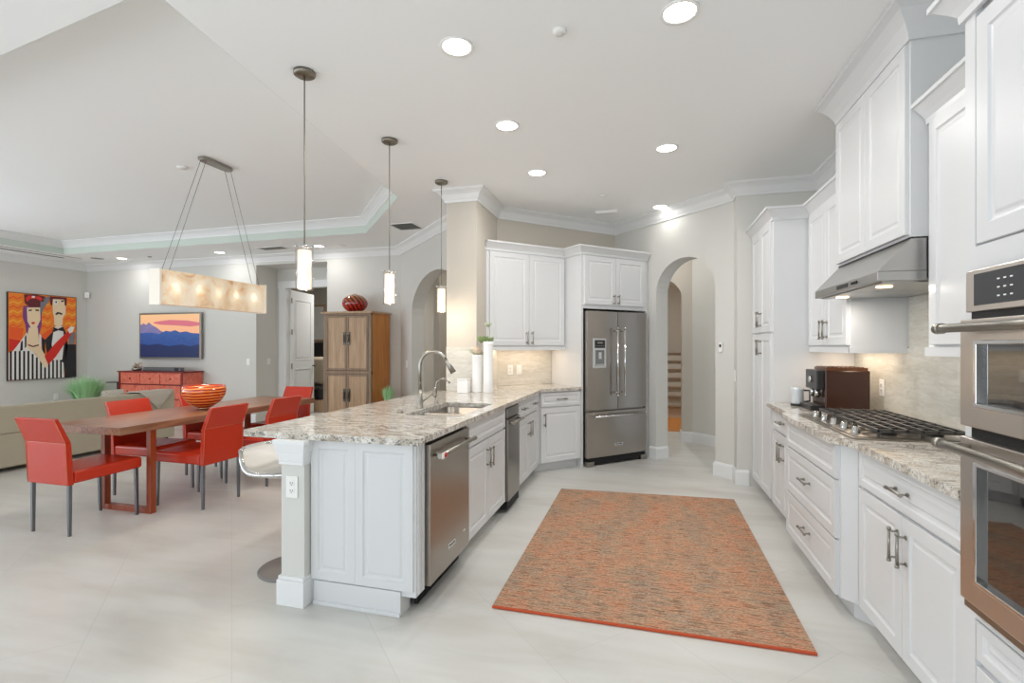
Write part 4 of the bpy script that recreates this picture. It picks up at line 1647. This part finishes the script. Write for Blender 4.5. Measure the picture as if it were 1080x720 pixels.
def mk_chair(label):
    """seat faces +y, origin under the centre of the back at rear legs"""
    o = thing('dining_chair', label, 'chair', (0, 0, 0), 0, 'red leather chairs around the dining table')
    w = 0.205
    b = B()
    n = 6
    # seat: softly crowned cushion
    b.hexa([(-w, 0.03, 0.375), (w, 0.03, 0.375), (w + .02, 0.52, 0.385), (-w - .02, 0.52, 0.385)], [(-w, 0.03, 0.465), (w, 0.03, 0.465), (w + .02, 0.52, 0.475), (-w - .02, 0.52, 0.475)])
    b.obj('seat', 'leather', o, bevel=0.02, seg=4)
    b = B()
    b.hexa([(-w, -0.01, 0.37), (w, -0.01, 0.37), (w, 0.03, 0.37), (-w, 0.03, 0.37)], [(-w, -0.025, 0.68), (w, -0.025, 0.68), (w, 0.012, 0.68), (-w, 0.012, 0.68)])
    b.hexa([(-w, -0.025, 0.68), (w, -0.025, 0.68), (w, 0.012, 0.68), (-w, 0.012, 0.68)], [(-w + .005, -0.095, 0.86), (w - .005, -0.095, 0.86), (w - .005, -0.068, 0.865), (-w + .005, -0.068, 0.865)])
    bk = b.obj('backrest', 'leather', o, bevel=0.006, seg=3)
    b = B()
    b.tube([(-w, -0.026, 0.68), (w, -0.026, 0.68)], 0.0022, 6)
    for sx in (-1, 1):
        b.tube([(sx * w, -0.012, 0.375), (sx * w, -0.027, 0.68), (sx * (w - .005), -0.096, 0.86)], 0.0025, 6)
    b.obj('stitching', 'seam', bk)
    for sx in (-1, 1):
        for y, ty, fl_ in ((0.01, 0.01, 0.0), (0.49, 0.48, 0.015)):
            b = B()
            x = sx * (w - 0.018 + fl_)
            b.hexa([(x - .009, y - .009, 0), (x + .009, y - .009, 0), (x + .009, y + .009, 0), (x - .009, y + .009, 0)], [(x - .012, ty - .012, 0.39), (x + .012, ty - .012, 0.39), (x + .012, ty + .012, 0.39), (x - .012, ty + .012, 0.39)])
            b.obj('leg', 'gunmetal', o)
    return o


c0 = mk_chair('red leather chair at the near head of the dining table, its back to us')
c0.location = (-4.235, 2.59, 0)
dup(c0, (-3.61, 3.51, 0), P90, 'red leather chair on the near long side, beside the bowl')
dup(c0, (-3.61, 4.23, 0), P90, 'red leather chair on the near long side, partly behind the peninsula counter')
dup(c0, (-4.78, 3.62, 0), -P90, 'red leather chair on the sofa side, left of the bowl')
dup(c0, (-4.78, 4.36, 0), -P90, 'red leather chair on the sofa side, hidden behind the orange bowl')
dup(c0, (-4.31, 5.30, 0), PI, 'red leather chair at the far head of the dining table')

bw = thing('glass_bowl', 'large orange striped glass bowl on the dining table', 'bowl', (-4.29, 3.95, 0.751))
b = B()
b.lathe([(0, 0.0), (0.06, 0.0), (0.062, 0.006), (0.045, 0.012), (0.10, 0.03), (0.17, 0.075), (0.215, 0.14), (0.225, 0.19), (0.215, 0.235), (0.207, 0.235), (0.216, 0.19), (0.206, 0.145), (0.163, 0.085), (0.09, 0.04), (0, 0.025)], 48)
o = b.obj('bowl_body', 'artglass', bw)
o.scale = (0.87, 0.87, 1.0)
B().lathe([(0, 0), (0.065, 0), (0.065, 0.008), (0, 0.01)], 28, z0=-0.001).obj('foot', 'mirror', bw)

# bar stool
st = thing('bar_stool', 'white swivel bar stool with chrome frame under the counter overhang', 'bar stool', (-2.13, 2.61, 0))
B().lathe([(0, 0), (0.205, 0), (0.205, 0.006), (0.19, 0.012), (0.05, 0.015), (0.03, 0.03), (0, 0.03)], 40).obj('base', mat('stool_base_steel', srgb(128, 126, 124), 0.5, 0.7), st)
B().cyl((0, 0, 0.025), (0, 0, 0.60), 0.028, 20).obj('pole', 'chrome', st)
b = B()
N_ = 12
grid = []
for i in range(N_ + 1):
    row = []
    for j in range(N_ + 1):
        u = -1 + 2 * i / N_
        v_ = -1 + 2 * j / N_
        x = u * math.sqrt(1 - v_ * v_ / 2) * 0.24
        y = v_ * math.sqrt(1 - u * u / 2) * 0.235
        r_ = max(abs(u), abs(v_))
        z = 0.615 + 0.03 * r_ ** 3 + 0.11 * max(0, -u) ** 3
        row.append((x * 1.03 - 0.065, y, z))
    grid.append(row)
top = [[b.bm.verts.new(p) for p in r_] for r_ in grid]
bot = [[b.bm.verts.new((p[0] * 0.97, p[1] * 0.97, p[2] - 0.03)) for p in r_] for r_ in grid]
for i in range(N_):
    for j in range(N_):
        b.bm.faces.new((top[i][j], top[i + 1][j], top[i + 1][j + 1], top[i][j + 1])).smooth = True
        b.bm.faces.new((bot[i][j], bot[i][j + 1], bot[i + 1][j + 1], bot[i + 1][j])).smooth = True
edge = [(i, 0) for i in range(N_)] + [(N_, j) for j in range(N_)] + [(i, N_) for i in range(N_, 0, -1)] + [(0, j) for j in range(N_, 0, -1)]
for k in range(len(edge)):
    a, c_ = edge[k], edge[(k + 1) % len(edge)]
    b.bm.faces.new((top[a[0]][a[1]], top[c_[0]][c_[1]], bot[c_[0]][c_[1]], bot[a[0]][a[1]])).smooth = True
b.obj('seat', 'stoolseat', st)
ring = [Vector(grid[i][j]) * 1.0 for i, j in edge]
ring = [Vector((p.x * 1.02, p.y * 1.02, p.z - 0.015)) for p in ring]
b = B()
b.tube(ring + [ring[0]], 0.013, 10)
b.obj('seat_rim', 'chrome', st)

# ------------------------------------------------------------------ living area
sf = thing('sofa', 'long beige fabric sofa with its back to the dining table', 'sofa', (-6.75, 0, 0))
b = B()
b.box(-0.93, 2.2, 0.05, 0.0, 5.72, 0.42)
b.obj('sofa_base', 'sofa', sf, bevel=0.02, seg=3)
b = B()
b.hexa([(-0.22, 2.2, 0.42), (0.0, 2.2, 0.42), (0.0, 5.72, 0.42), (-0.22, 5.72, 0.42)], [(-0.20, 2.2, 0.715), (0.0, 2.2, 0.725), (0.0, 5.72, 0.725), (-0.20, 5.72, 0.715)])
b.obj('backrest', 'sofa', sf, bevel=0.02, seg=3)
for y0, y1 in ((2.45, 3.5), (3.52, 4.58), (4.6, 5.5)):
    B().box(-0.92, y0, 0.42, -0.22, y1, 0.50).obj('seat_cushion', 'sofa', sf, bevel=0.03, seg=3)
B().box(-0.93, 5.5, 0.42, -0.22, 5.72, 0.60).obj('armrest', 'sofa', sf, bevel=0.02, seg=3)
for x, y in ((-0.85, 2.3), (-0.08, 2.3), (-0.85, 5.62), (-0.08, 5.62)):
    B().box(x - .03, y - .03, 0, x + .03, y + .03, 0.05).obj('leg', 'blackmatte', sf)
th = B()
# throw draped over the back
rows = [(-0.235, 0.60, 5.30, 5.70), (-0.215, 0.74, 5.16, 5.71), (-0.1, 0.742, 5.17, 5.70), (0.012, 0.742, 5.18, 5.69), (0.022, 0.66, 5.27, 5.62), (0.024, 0.58, 5.35, 5.54), (0.024, 0.50, 5.43, 5.46)]
vs = []
for x, z, y0, y1 in rows:
    vs.append([th.bm.verts.new((x - 6.75, y0 + (y1 - y0) * k / 8, z + 0.003 * math.sin(k * 2.1))) for k in range(9)])
for a, c_ in zip(vs[:-1], vs[1:]):
    for k in range(8):
        th.bm.faces.new((a[k], a[k + 1], c_[k + 1], c_[k])).smooth = True
o = th.obj('throw_blanket', 'throw')
md = o.modifiers.new('solid', 'SOLIDIFY')
md.thickness = 0.008
md.offset = 1
tag(o, 'pale knitted throw draped in a point over the sofa back', 'blanket')
for y, lb in ((5.12, 'small grey knitted cushion showing above the sofa back beside the throw'),):
    b = B()
    N_ = 8
    g1, g2 = [], []
    for i in range(N_ + 1):
        r1, r2 = [], []
        for j in range(N_ + 1):
            u = -1 + 2 * i / N_; w_ = -1 + 2 * j / N_
            t_ = 0.06 * (1 - u ** 4) * (1 - w_ ** 4)
            r1.append(b.bm.verts.new((t_ + 0.001, u * 0.15, w_ * 0.125)))
            r2.append(b.bm.verts.new((-t_ - 0.001, u * 0.15, w_ * 0.125)))
        g1.append(r1); g2.append(r2)
    for i in range(N_):
        for j in range(N_):
            b.bm.faces.new((g1[i][j], g1[i + 1][j], g1[i + 1][j + 1], g1[i][j + 1])).smooth = True
            b.bm.faces.new((g2[i][j], g2[i][j + 1], g2[i + 1][j + 1], g2[i + 1][j])).smooth = True
    o = b.obj('throw_cushion', 'throw', loc=(-7.12, y, 0.655), rot=(0, -0.25, 0))
    tag(o, lb, 'cushion')

# red lacquer cabinet
rc = thing('lacquer_sideboard', 'worn coral-red lacquered sideboard under the television', 'sideboard', (-9.44, 6.88, 0))
W, Dp, Hh = 1.50, 0.40, 0.90
B().box(0, 0, 0.12, W, Dp, Hh).obj('carcass', 'coral', rc)
B().box(-0.03, -0.02, Hh, W + 0.03, Dp, Hh + 0.025).obj('top', 'coraldark', rc, bevel=0.003)
for r_, (z0, z1, n_) in enumerate(((0.70, 0.88, 3), (0.44, 0.67, 4), (0.16, 0.41, 4))):
    for k in range(n_):
        x0 = 0.04 + (W - 0.08) * k / n_
        x1 = 0.04 + (W - 0.08) * (k + 1) / n_
        d = B().box(x0 + 0.012, -0.012, z0, x1 - 0.012, 0, z1).obj('drawer', 'coral', rc, bevel=0.003)
        B().lathe([(0, 0), (0.016, 0), (0.012, -0.012), (0, -0.014)], 12, ((x0 + x1) / 2, (z0 + z1) / 2), 'Y', z0=-0.0125).obj('knob', 'coraldark', d)
b = B()
for zz in (0.685, 0.425, 0.14):
    b.box(0.0, -0.006, zz - 0.01, W, 0.0, zz + 0.01)
for xx in (0.0, W - 0.03):
    b.box(xx, -0.014, 0.12, xx + 0.03, 0.0, Hh)
b.obj('frame_rails', 'coraldark', rc)
for x in (0.0, W - 0.06):
    for y in (0, Dp - 0.06):
        B().box(x, y, 0, x + 0.06, y + 0.06, 0.12).obj('leg', 'coraldark', rc)
sb = thing('soundbar', 'black soundbar on the red sideboard', 'soundbar', (-8.52, 7.0, 0.926))
B().box(-0.44, -0.05, 0, 0.42, 0.05, 0.07).obj('speaker_bar', 'gunmetal', sb, bevel=0.01)
B().box(0.30, -0.052, 0.005, 0.41, -0.049, 0.065).obj('end_grille', 'black', sb)
sc_ = thing('succulent_sculpture', 'pale spiky air plant on the left of the red sideboard', 'plant', (-9.17, 7.0, 0.926))
b = B()
b.lathe([(0, 0), (0.06, 0), (0.09, 0.04), (0.07, 0.05), (0, 0.04)], 18)
b.obj('dish', 'nickel', sc_)
b = B()
for k in range(30):
    a = 2 * PI * k / 30 + random.random(); el = random.uniform(0.3, 1.3); l = random.uniform(0.1, 0.17)
    b.tube([(0, 0, 0.04), (math.cos(a) * math.cos(el) * l * .6, math.sin(a) * math.cos(el) * l * .6, 0.04 + math.sin(el) * l * .55), (math.cos(a) * math.cos(el) * l, math.sin(a) * math.cos(el) * l, 0.04 + math.sin(el) * l * .8)], [0.006, 0.012, 0.001], 6)
b.obj('leaves', 'brownpaper', sc_)

# television with mountain sunset picture
tv = thing('television', 'wall-mounted television showing a blue mountain sunset', 'television', (-9.41, 7.3, 1.14))
TW, TH = 1.48, 0.87
B().box(0, -0.07, 0, TW, -0.03, TH).obj('frame', 'nickel', tv, bevel=0.004)
B().box(0.4, -0.03, 0.2, 1.0, -0.001, 0.6).obj('wall_mount', 'black', tv)


def emis(name, c1, c2, s=0.85, axis='Z', noise=0):
    m = bpy.data.materials.new(name)
    m.use_nodes = True
    t = NT(m)
    sp = t.add('ShaderNodeSeparateXYZ')
    t.L.new(t.coords('Object'), sp.inputs[0])
    src = sp.outputs['Z']
    rp = t.ramp(src, [(0.0, c1), (1.0, c2)])
    if noise:
        nn = t.noise(t.coords('Object', (3, 1, 8)), noise, 5, 0.6, 1)
        rp = t.mix(rp, t.ramp(nn, [(0.35, (0.55, 0.6, 0.75, 1)), (0.6, (1.1, 1.1, 1.1, 1))]), 0.8, 'MULTIPLY')
    t.L.new(rp, t.b.inputs['Emission Color'])
    t.b.inputs['Emission Strength'].default_value = s
    t.b.inputs['Base Color'].default_value = (0.01, 0.01, 0.01, 1)
    t.b.inputs['Roughness'].default_value = 0.3
    return m


tvm = [emis('tv_sky', srgb(246, 150, 130), srgb(252, 206, 150), 0.95), emis('tv_cloud', srgb(214, 110, 140), srgb(226, 120, 130), 0.9),
       emis('tv_peak', srgb(70, 80, 150), srgb(176, 160, 200), 0.8, noise=6), emis('tv_ridge', srgb(14, 50, 124), srgb(70, 120, 190), 0.9, noise=4), emis('tv_slope', srgb(16, 34, 84), srgb(24, 60, 130), 0.8)]
b = B()
s0, s1, t0, t1 = 0.03, TW - 0.03, 0.03, TH - 0.03
SW, SH = s1 - s0, t1 - t0


def scr(pts, mi, lay):
    b.mi = mi
    b.prism([(s0 + SW * x, t0 + SH * (1 - y)) for x, y in pts], -0.0705 - lay * 0.0008, -0.0700 - lay * 0.0008, 'XZ')


scr([(0, 0), (1, 0), (1, 1), (0, 1)], 0, 0)
scr([(0.25, 0.17), (0.5, 0.13), (0.8, 0.15), (1, 0.2), (1, 0.27), (0.85, 0.29), (0.6, 0.26), (0.35, 0.24), (0.22, 0.2)], 1, 1)
scr([(0, 0.24), (0.06, 0.2), (0.1, 0.24), (0.15, 0.18), (0.2, 0.24), (0.28, 0.3), (0.35, 0.38), (0.42, 0.42), (0.4, 0.6), (0, 0.6)], 2, 2)
scr([(0, 0.43), (0.2, 0.42), (0.33, 0.46), (0.44, 0.38), (0.52, 0.4), (0.6, 0.37), (0.68, 0.42), (0.78, 0.4), (0.88, 0.44), (1, 0.45), (1, 0.85), (0, 0.85)], 3, 3)
scr([(0, 0.68), (0.15, 0.72), (0.3, 0.68), (0.5, 0.74), (0.7, 0.70), (0.85, 0.74), (1, 0.70), (1, 1), (0, 1)], 4, 4)
b.obj('screen', tvm, tv)

# painting on the left wall
pt = thing('wall_painting', 'bright painting of a couple with striped dress and bow tie', 'painting', (-10.87, 6.0, 0.77))
PW, PH = 1.08, 1.57
pc = [('pt_orange', (240, 132, 34)), ('pt_amber', (246, 170, 52)), ('pt_red', (214, 42, 30)), ('pt_black', (34, 32, 38)), ('pt_white', (232, 230, 226)),
      ('pt_skin', (238, 212, 176)), ('pt_purple', (126, 62, 128)), ('pt_maroon', (96, 22, 34)), ('pt_grey', (120, 120, 128)), ('pt_orred', (238, 92, 34))]
pm = [mat(n_, srgb(*c_), 0.6) for n_, c_ in pc]
C_ = {n_[3:]: i for i, (n_, _) in enumerate(pc)}
B().box(0.0, 0, 0, 0.035, PW, PH).obj('canvas_frame', 'black', pt)
b = B()


def pp(pts, c_, lay):
    """pts in crop pixels (600x720 crop of the photograph) -> canvas"""
    q = []
    for x, y in pts:
        u = (x - 42) / 430.0
        u = min(max(u, 0), 1)
        top = 42 + 38 * u
        bt = 608 - 18 * u
        v_ = (y - top) / (bt - top)
        v_ = min(max(v_, 0), 1)
        q.append((0.01 + (PW - 0.02) * u, 0.01 + (PH - 0.02) * (1 - v_)))
    b.mi = C_[c_]
    b.prism(q, 0.035 + lay * 0.0012, 0.0362 + lay * 0.0012, 'YZ')


pp([(42, 40), (475, 80), (475, 600), (42, 610)], 'orange', 0)
for i in range(9):
    y = 70 + i * 30
    pp([(45, y + 8), (70, y - 6), (95, y + 10), (120, y - 4), (120, y + 6), (95, y + 20), (70, y + 4), (45, y + 18)], 'amber' if i % 2 else 'orred', 1)
    pp([(395, y + 28), (420, y + 14), (445, y + 30), (472, y + 16), (472, y + 26), (445, y + 40), (420, y + 24), (395, y + 38)], 'amber' if i % 2 else 'orred', 1)
    if i < 7:
        pp([(232, y + 18), (255, y + 4), (280, y + 20), (300, y + 6), (300, y + 16), (280, y + 30), (255, y + 14), (232, y + 28)], 'amber' if i % 2 else 'orred', 1)
pp([(45, 340), (110, 350), (100, 410), (45, 420)], 'red', 2)
pp([(45, 262), (130, 275), (120, 345), (45, 340)], 'orred', 2)
pp([(235, 320), (310, 270), (330, 330), (270, 360)], 'orred', 2)
# man's suit
pp([(262, 350), (310, 300), (325, 262), (380, 262), (400, 300), (415, 380), (385, 600), (300, 600)], 'black', 3)
pp([(400, 380), (470, 380), (472, 590), (392, 600)], 'black', 3)
pp([(322, 265), (382, 262), (388, 380), (375, 480), (330, 480), (305, 380)], 'white', 4)
pp([(420, 310), (466, 300), (462, 375), (420, 382)], 'grey', 4)
# woman's hair, dress
pp([(128, 130), (240, 130), (240, 250), (220, 340), (150, 340), (140, 250), (124, 200)], 'purple', 4)
pp([(60, 430), (110, 360), (150, 300), (175, 410), (265, 520), (275, 470), (330, 460), (385, 500), (388, 600), (42, 606), (42, 430)], 'white', 5)
for k in range(13):
    x = 48 + k * 26
    y0 = 420 if k < 5 else (440 + (k - 5) * 22 if k < 8 else 480)
    pp([(x, y0), (x + 12, y0), (x + 12, 606), (x, 606)], 'black', 6)
pp([(112, 365), (124, 350), (124, 415), (108, 420)], 'black', 6)
pp([(136, 330), (146, 315), (146, 390), (136, 405)], 'black', 6)
pp([(225, 310), (238, 320), (238, 420), (225, 400)], 'white', 5)
pp([(240, 330), (262, 350), (262, 440), (245, 425)], 'black', 6)
# neck, chest, faces
pp([(160, 270), (215, 270), (225, 380), (262, 450), (280, 520), (262, 530), (240, 500), (205, 440), (150, 400), (145, 380)], 'skin', 7)
pp([(148, 140), (230, 140), (232, 220), (205, 280), (178, 282), (152, 230)], 'skin', 8)
pp([(155, 376), (185, 388), (222, 378), (222, 386), (185, 396), (155, 384)], 'maroon', 8)
pp([(318, 190), (378, 190), (378, 250), (345, 275), (322, 250)], 'skin', 7)
pp([(308, 80), (400, 84), (398, 180), (370, 225), (330, 222), (312, 180)], 'skin', 8)
pp([(292, 68), (405, 78), (404, 130), (392, 130), (388, 90), (312, 86), (308, 130), (296, 120)], 'maroon', 9)
pp([(328, 182), (342, 170), (355, 172), (376, 180), (374, 190), (352, 182), (332, 190)], 'black', 9)
pp([(320, 92), (345, 96), (345, 122), (322, 122)], 'white', 9)
pp([(328, 100), (338, 100), (338, 112), (328, 112)], 'black', 10)
pp([(366, 98), (386, 92), (384, 104), (366, 106)], 'black', 9)
# hat
pp([(132, 55), (200, 45), (262, 70), (265, 110), (225, 140), (165, 138), (135, 110)], 'maroon', 9)
pp([(140, 80), (160, 62), (230, 70), (255, 95), (240, 105), (210, 84), (165, 84), (150, 104)], 'red', 10)
pp([(232, 100), (285, 60), (292, 90), (250, 150), (238, 190), (230, 150)], 'grey', 10)
pp([(178, 66), (196, 66), (196, 78), (178, 78)], 'white', 11)
# lips, eyes
pp([(172, 238), (186, 233), (201, 238), (186, 250)], 'red', 9)
pp([(158, 156), (178, 152), (178, 162), (158, 164)], 'black', 9)
pp([(200, 152), (222, 154), (222, 164), (200, 162)], 'black', 9)
# bow tie
pp([(314, 265), (345, 280), (382, 264), (386, 296), (348, 288), (316, 300)], 'black', 9)
# red glove
pp([(258, 455), (330, 370), (420, 290), (440, 310), (330, 460), (282, 510)], 'red', 9)
pp([(410, 285), (436, 262), (460, 270), (445, 300), (425, 310)], 'white', 10)
b.obj('painted_canvas', pm, pt)

# motion sensor in the corner, thermostat, switches
ms = thing('motion_sensor', 'small white motion sensor high in the corner beside the painting', 'sensor', (-10.80, 7.25, 2.40), PI / 4)
B().box(-0.04, -0.03, -0.06, 0.04, 0.03, 0.06).obj('sensor_body', 'white', ms, bevel=0.012, seg=3)
B().box(-0.025, -0.034, -0.035, 0.025, -0.028, 0.01).obj('sensor_lens', 'trim', ms)
outlet('white switch plate on the living wall left of the recess', (-6.93, 7.298, 1.10), 0, 'switch')
outlet('white switch plate inside the recess beside the door casing', (-6.758, 7.6, 1.10), P90, 'switch')
outlet('white outlet low on the painting wall', (-10.868, 6.75, 0.42), P90)
p_ = (-3.66, 7.06)
outlet('white switch plate on the wall right of the armoire', (p_[0], p_[1] - .003, 1.10), -PI / 4, 'switch')
tm = thing('thermostat', 'small white thermostat beside the kitchen arch', 'thermostat', (0.755 - .002, 5.615 - .002, 1.37), -PI / 4)
B().box(-0.02, -0.02, -0.05, 0.02, 0, 0.05).obj('housing', 'white', tm, bevel=0.003)
B().box(-0.012, -0.0215, 0.0, 0.012, -0.0195, 0.03).obj('display', 'panelglass', tm)
outlet('white switch plate on the narrow corner wall by the pantry', (0.858, 5.43, 1.08), N90, 'switch')

# armoire
ar = thing('armoire', 'weathered wood four-door armoire with honey-coloured sides', 'armoire', (-4.925, 6.70, 0))
W, Dp, Hh = 0.845, 0.57, 1.89
b = B()
b.box(0, 0, 0.0, 0.05, 0.05, Hh)
b.box(W - 0.05, 0, 0.0, W, 0.05, Hh)
b.box(0, 0.001, 0.95, W, 0.05, 1.0)
b.box(0, 0.001, Hh - 0.03, W, 0.05, Hh)
b.box(0, 0.001, 0.10, W, 0.05, 0.16)
b.obj('face_frame', 'ashdark', ar, bevel=0.003)
b = B()
b.box(0.0, 0.05, 0.08, W, Dp, Hh)
b.obj('case', 'honey', ar)
B().box(-0.03, -0.02, Hh, W + 0.03, Dp + 0.01, Hh + 0.03).obj('top', 'ash', ar, bevel=0.004)
for z0, z1, hz in ((1.01, Hh - 0.035, 1.5), (0.165, 0.945, 0.62)):
    for i, (x0, x1) in enumerate(((0.055, W / 2 - 0.002), (W / 2 + 0.002, W - 0.055))):
        b = B()
        b.prism([(x0, z0), (x1, z0), (x1, z1), (x0, z1)], -0.005, 0.02, 'XZ', holes=[[(x0 + 0.03, z0 + 0.03), (x1 - 0.03, z0 + 0.03), (x1 - 0.03, z1 - 0.03), (x0 + 0.03, z1 - 0.03)]])
        d = b.obj('door', 'ashdark', ar)
        B().box(x0 + 0.028, 0.003, z0 + 0.028, x1 - 0.028, 0.018, z1 - 0.028).obj('door_panel', 'ash', d)
        hx = x1 - 0.035 if i == 0 else x0 + 0.035
        b = B()
        b.box(hx - 0.022, -0.012, hz - 0.10, hx + 0.022, -0.005, hz + 0.10)
        b.cyl((hx, -0.03, hz - 0.06), (hx, -0.03, hz + 0.06), 0.008, 10)
        b.cyl((hx, -0.005, hz), (hx, -0.03, hz), 0.006, 8)
        b.obj('latch_plate', mat('dark_brass', srgb(96, 92, 86), 0.45, 0.9), d, bevel=0.002)
rv = thing('round_vase', 'round red and amber striped glass vase on the armoire', 'vase', (-4.54, 6.98, 1.921))
b = B()
pr_ = [(0, 0), (0.06, 0.0)]
for k in range(1, 16):
    a = -PI / 2 + PI * k / 16
    pr_.append((max(0.2 * math.cos(a), 0.03), 0.145 + 0.15 * math.sin(a)))
pr_ += [(0.035, 0.295), (0.03, 0.30), (0.02, 0.29), (0, 0.28)]
b.lathe(pr_, 36)
b.obj('vase_body', 'vaseglass', rv)


def grass_plant(label, loc, r, h, n, pot_r=0.16, pot_h=0.3):
    o = thing('potted_grass', label, 'plant', loc)
    B().lathe([(0, 0), (pot_r * .8, 0), (pot_r, pot_h), (pot_r * .93, pot_h), (pot_r * .9, pot_h - .03), (0, pot_h - .03)], 24).obj('pot', 'ceramic', o)
    b = B()
    for k in range(n):
        a = random.uniform(0, 2 * PI)
        rr = r * math.sqrt(random.random())
        hh = h * random.uniform(0.65, 1.0) * (1 - 0.25 * rr / r)
        x0, y0 = 0.5 * pot_r * math.cos(a), 0.5 * pot_r * math.sin(a)
        e = Vector((rr * math.cos(a), rr * math.sin(a), pot_h + hh))
        mid = Vector((x0 * 1.1 + 0.35 * e.x, y0 * 1.1 + 0.35 * e.y, pot_h + hh * 0.6))
        w_ = Vector((-math.sin(a), math.cos(a), 0)) * 0.006
        p0 = Vector((x0, y0, pot_h - 0.03))
        v_ = [b.bm.verts.new(p) for p in (p0 - w_, p0 + w_, mid + w_, mid - w_, e)]
        b.bm.faces.new(v_[:4])
        b.bm.faces.new((v_[3], v_[2], v_[4]))
    b.obj('foliage', 'grassgreen', o)
    return o


grass_plant('bushy green ornamental grass below the painting, behind the sofa', (-10.08, 6.75, 0), 0.42, 0.66, 700, 0.17, 0.28)
grass_plant('small green grass plant on the floor right of the armoire', (-3.83, 6.78, 0), 0.13, 0.34, 170, 0.07, 0.50)
# small glass side table
gt = thing('glass_side_table', 'small round glass side table left of the red sideboard', 'side table', (-9.67, 7.02, 0))
B().lathe([(0, 0), (0.18, 0), (0.18, 0.012), (0, 0.012)], 32, z0=0.70).obj('table_top', 'darkglass', gt)
B().cyl((0, 0, 0.01), (0, 0, 0.70), 0.015, 12).obj('pole', 'gunmetal', gt)
B().lathe([(0, 0), (0.14, 0), (0.14, 0.01), (0, 0.012)], 28).obj('base', 'gunmetal', gt)

# bedroom contents through the door
bd = thing('bed', 'cream bed with dark headboard seen through the open bedroom door', 'bed', (-7.3, 8.9, 0))
B().box(-1.2, 0.9, 0, 0.8, 0.98, 1.46).obj('headboard', 'black', bd, bevel=0.01)
B().box(-1.1, 0.0, 0.25, 0.7, 0.9, 0.50).obj('mattress', 'black', bd, bevel=0.04, seg=3)
B().box(-1.15, -0.02, 0, 0.75, 0.9, 0.25).obj('bed_frame', 'ash', bd)
for x in (-0.9, -0.12):
    B().box(x, 0.62, 0.50, x + 0.55, 0.86, 1.14).obj('pillow', mat('cream_pillow', srgb(230, 212, 186), 0.9), bd, bevel=0.08, seg=4)
pf = thing('framed_picture', 'pale framed picture on the bedroom wall', 'picture', (-8.75, 10.99, 1.5))
B().box(0, -0.03, 0, 0.75, 0, 0.95).obj('frame', 'ash', pf)
B().box(0.05, -0.033, 0.05, 0.70, -0.029, 0.90).obj('print', 'white', pf)

# stairs glimpsed through the hall arches
sr = thing('staircase', 'white and wood staircase glimpsed through the hall arches', 'staircase', (0.0, 10.0, 0))
for k in range(7):
    B().box(-0.5, k * 0.2, 0, 1.6, (k + 1) * 0.2, 0.02 + 0.17 * (k + 1)).obj('riser', 'taupe', sr)
    B().box(-0.5, k * 0.2 - 0.03, 0.02 + 0.17 * (k + 1), 1.6, (k + 1) * 0.2, 0.05 + 0.17 * (k + 1)).obj('tread', 'ashdark', sr)
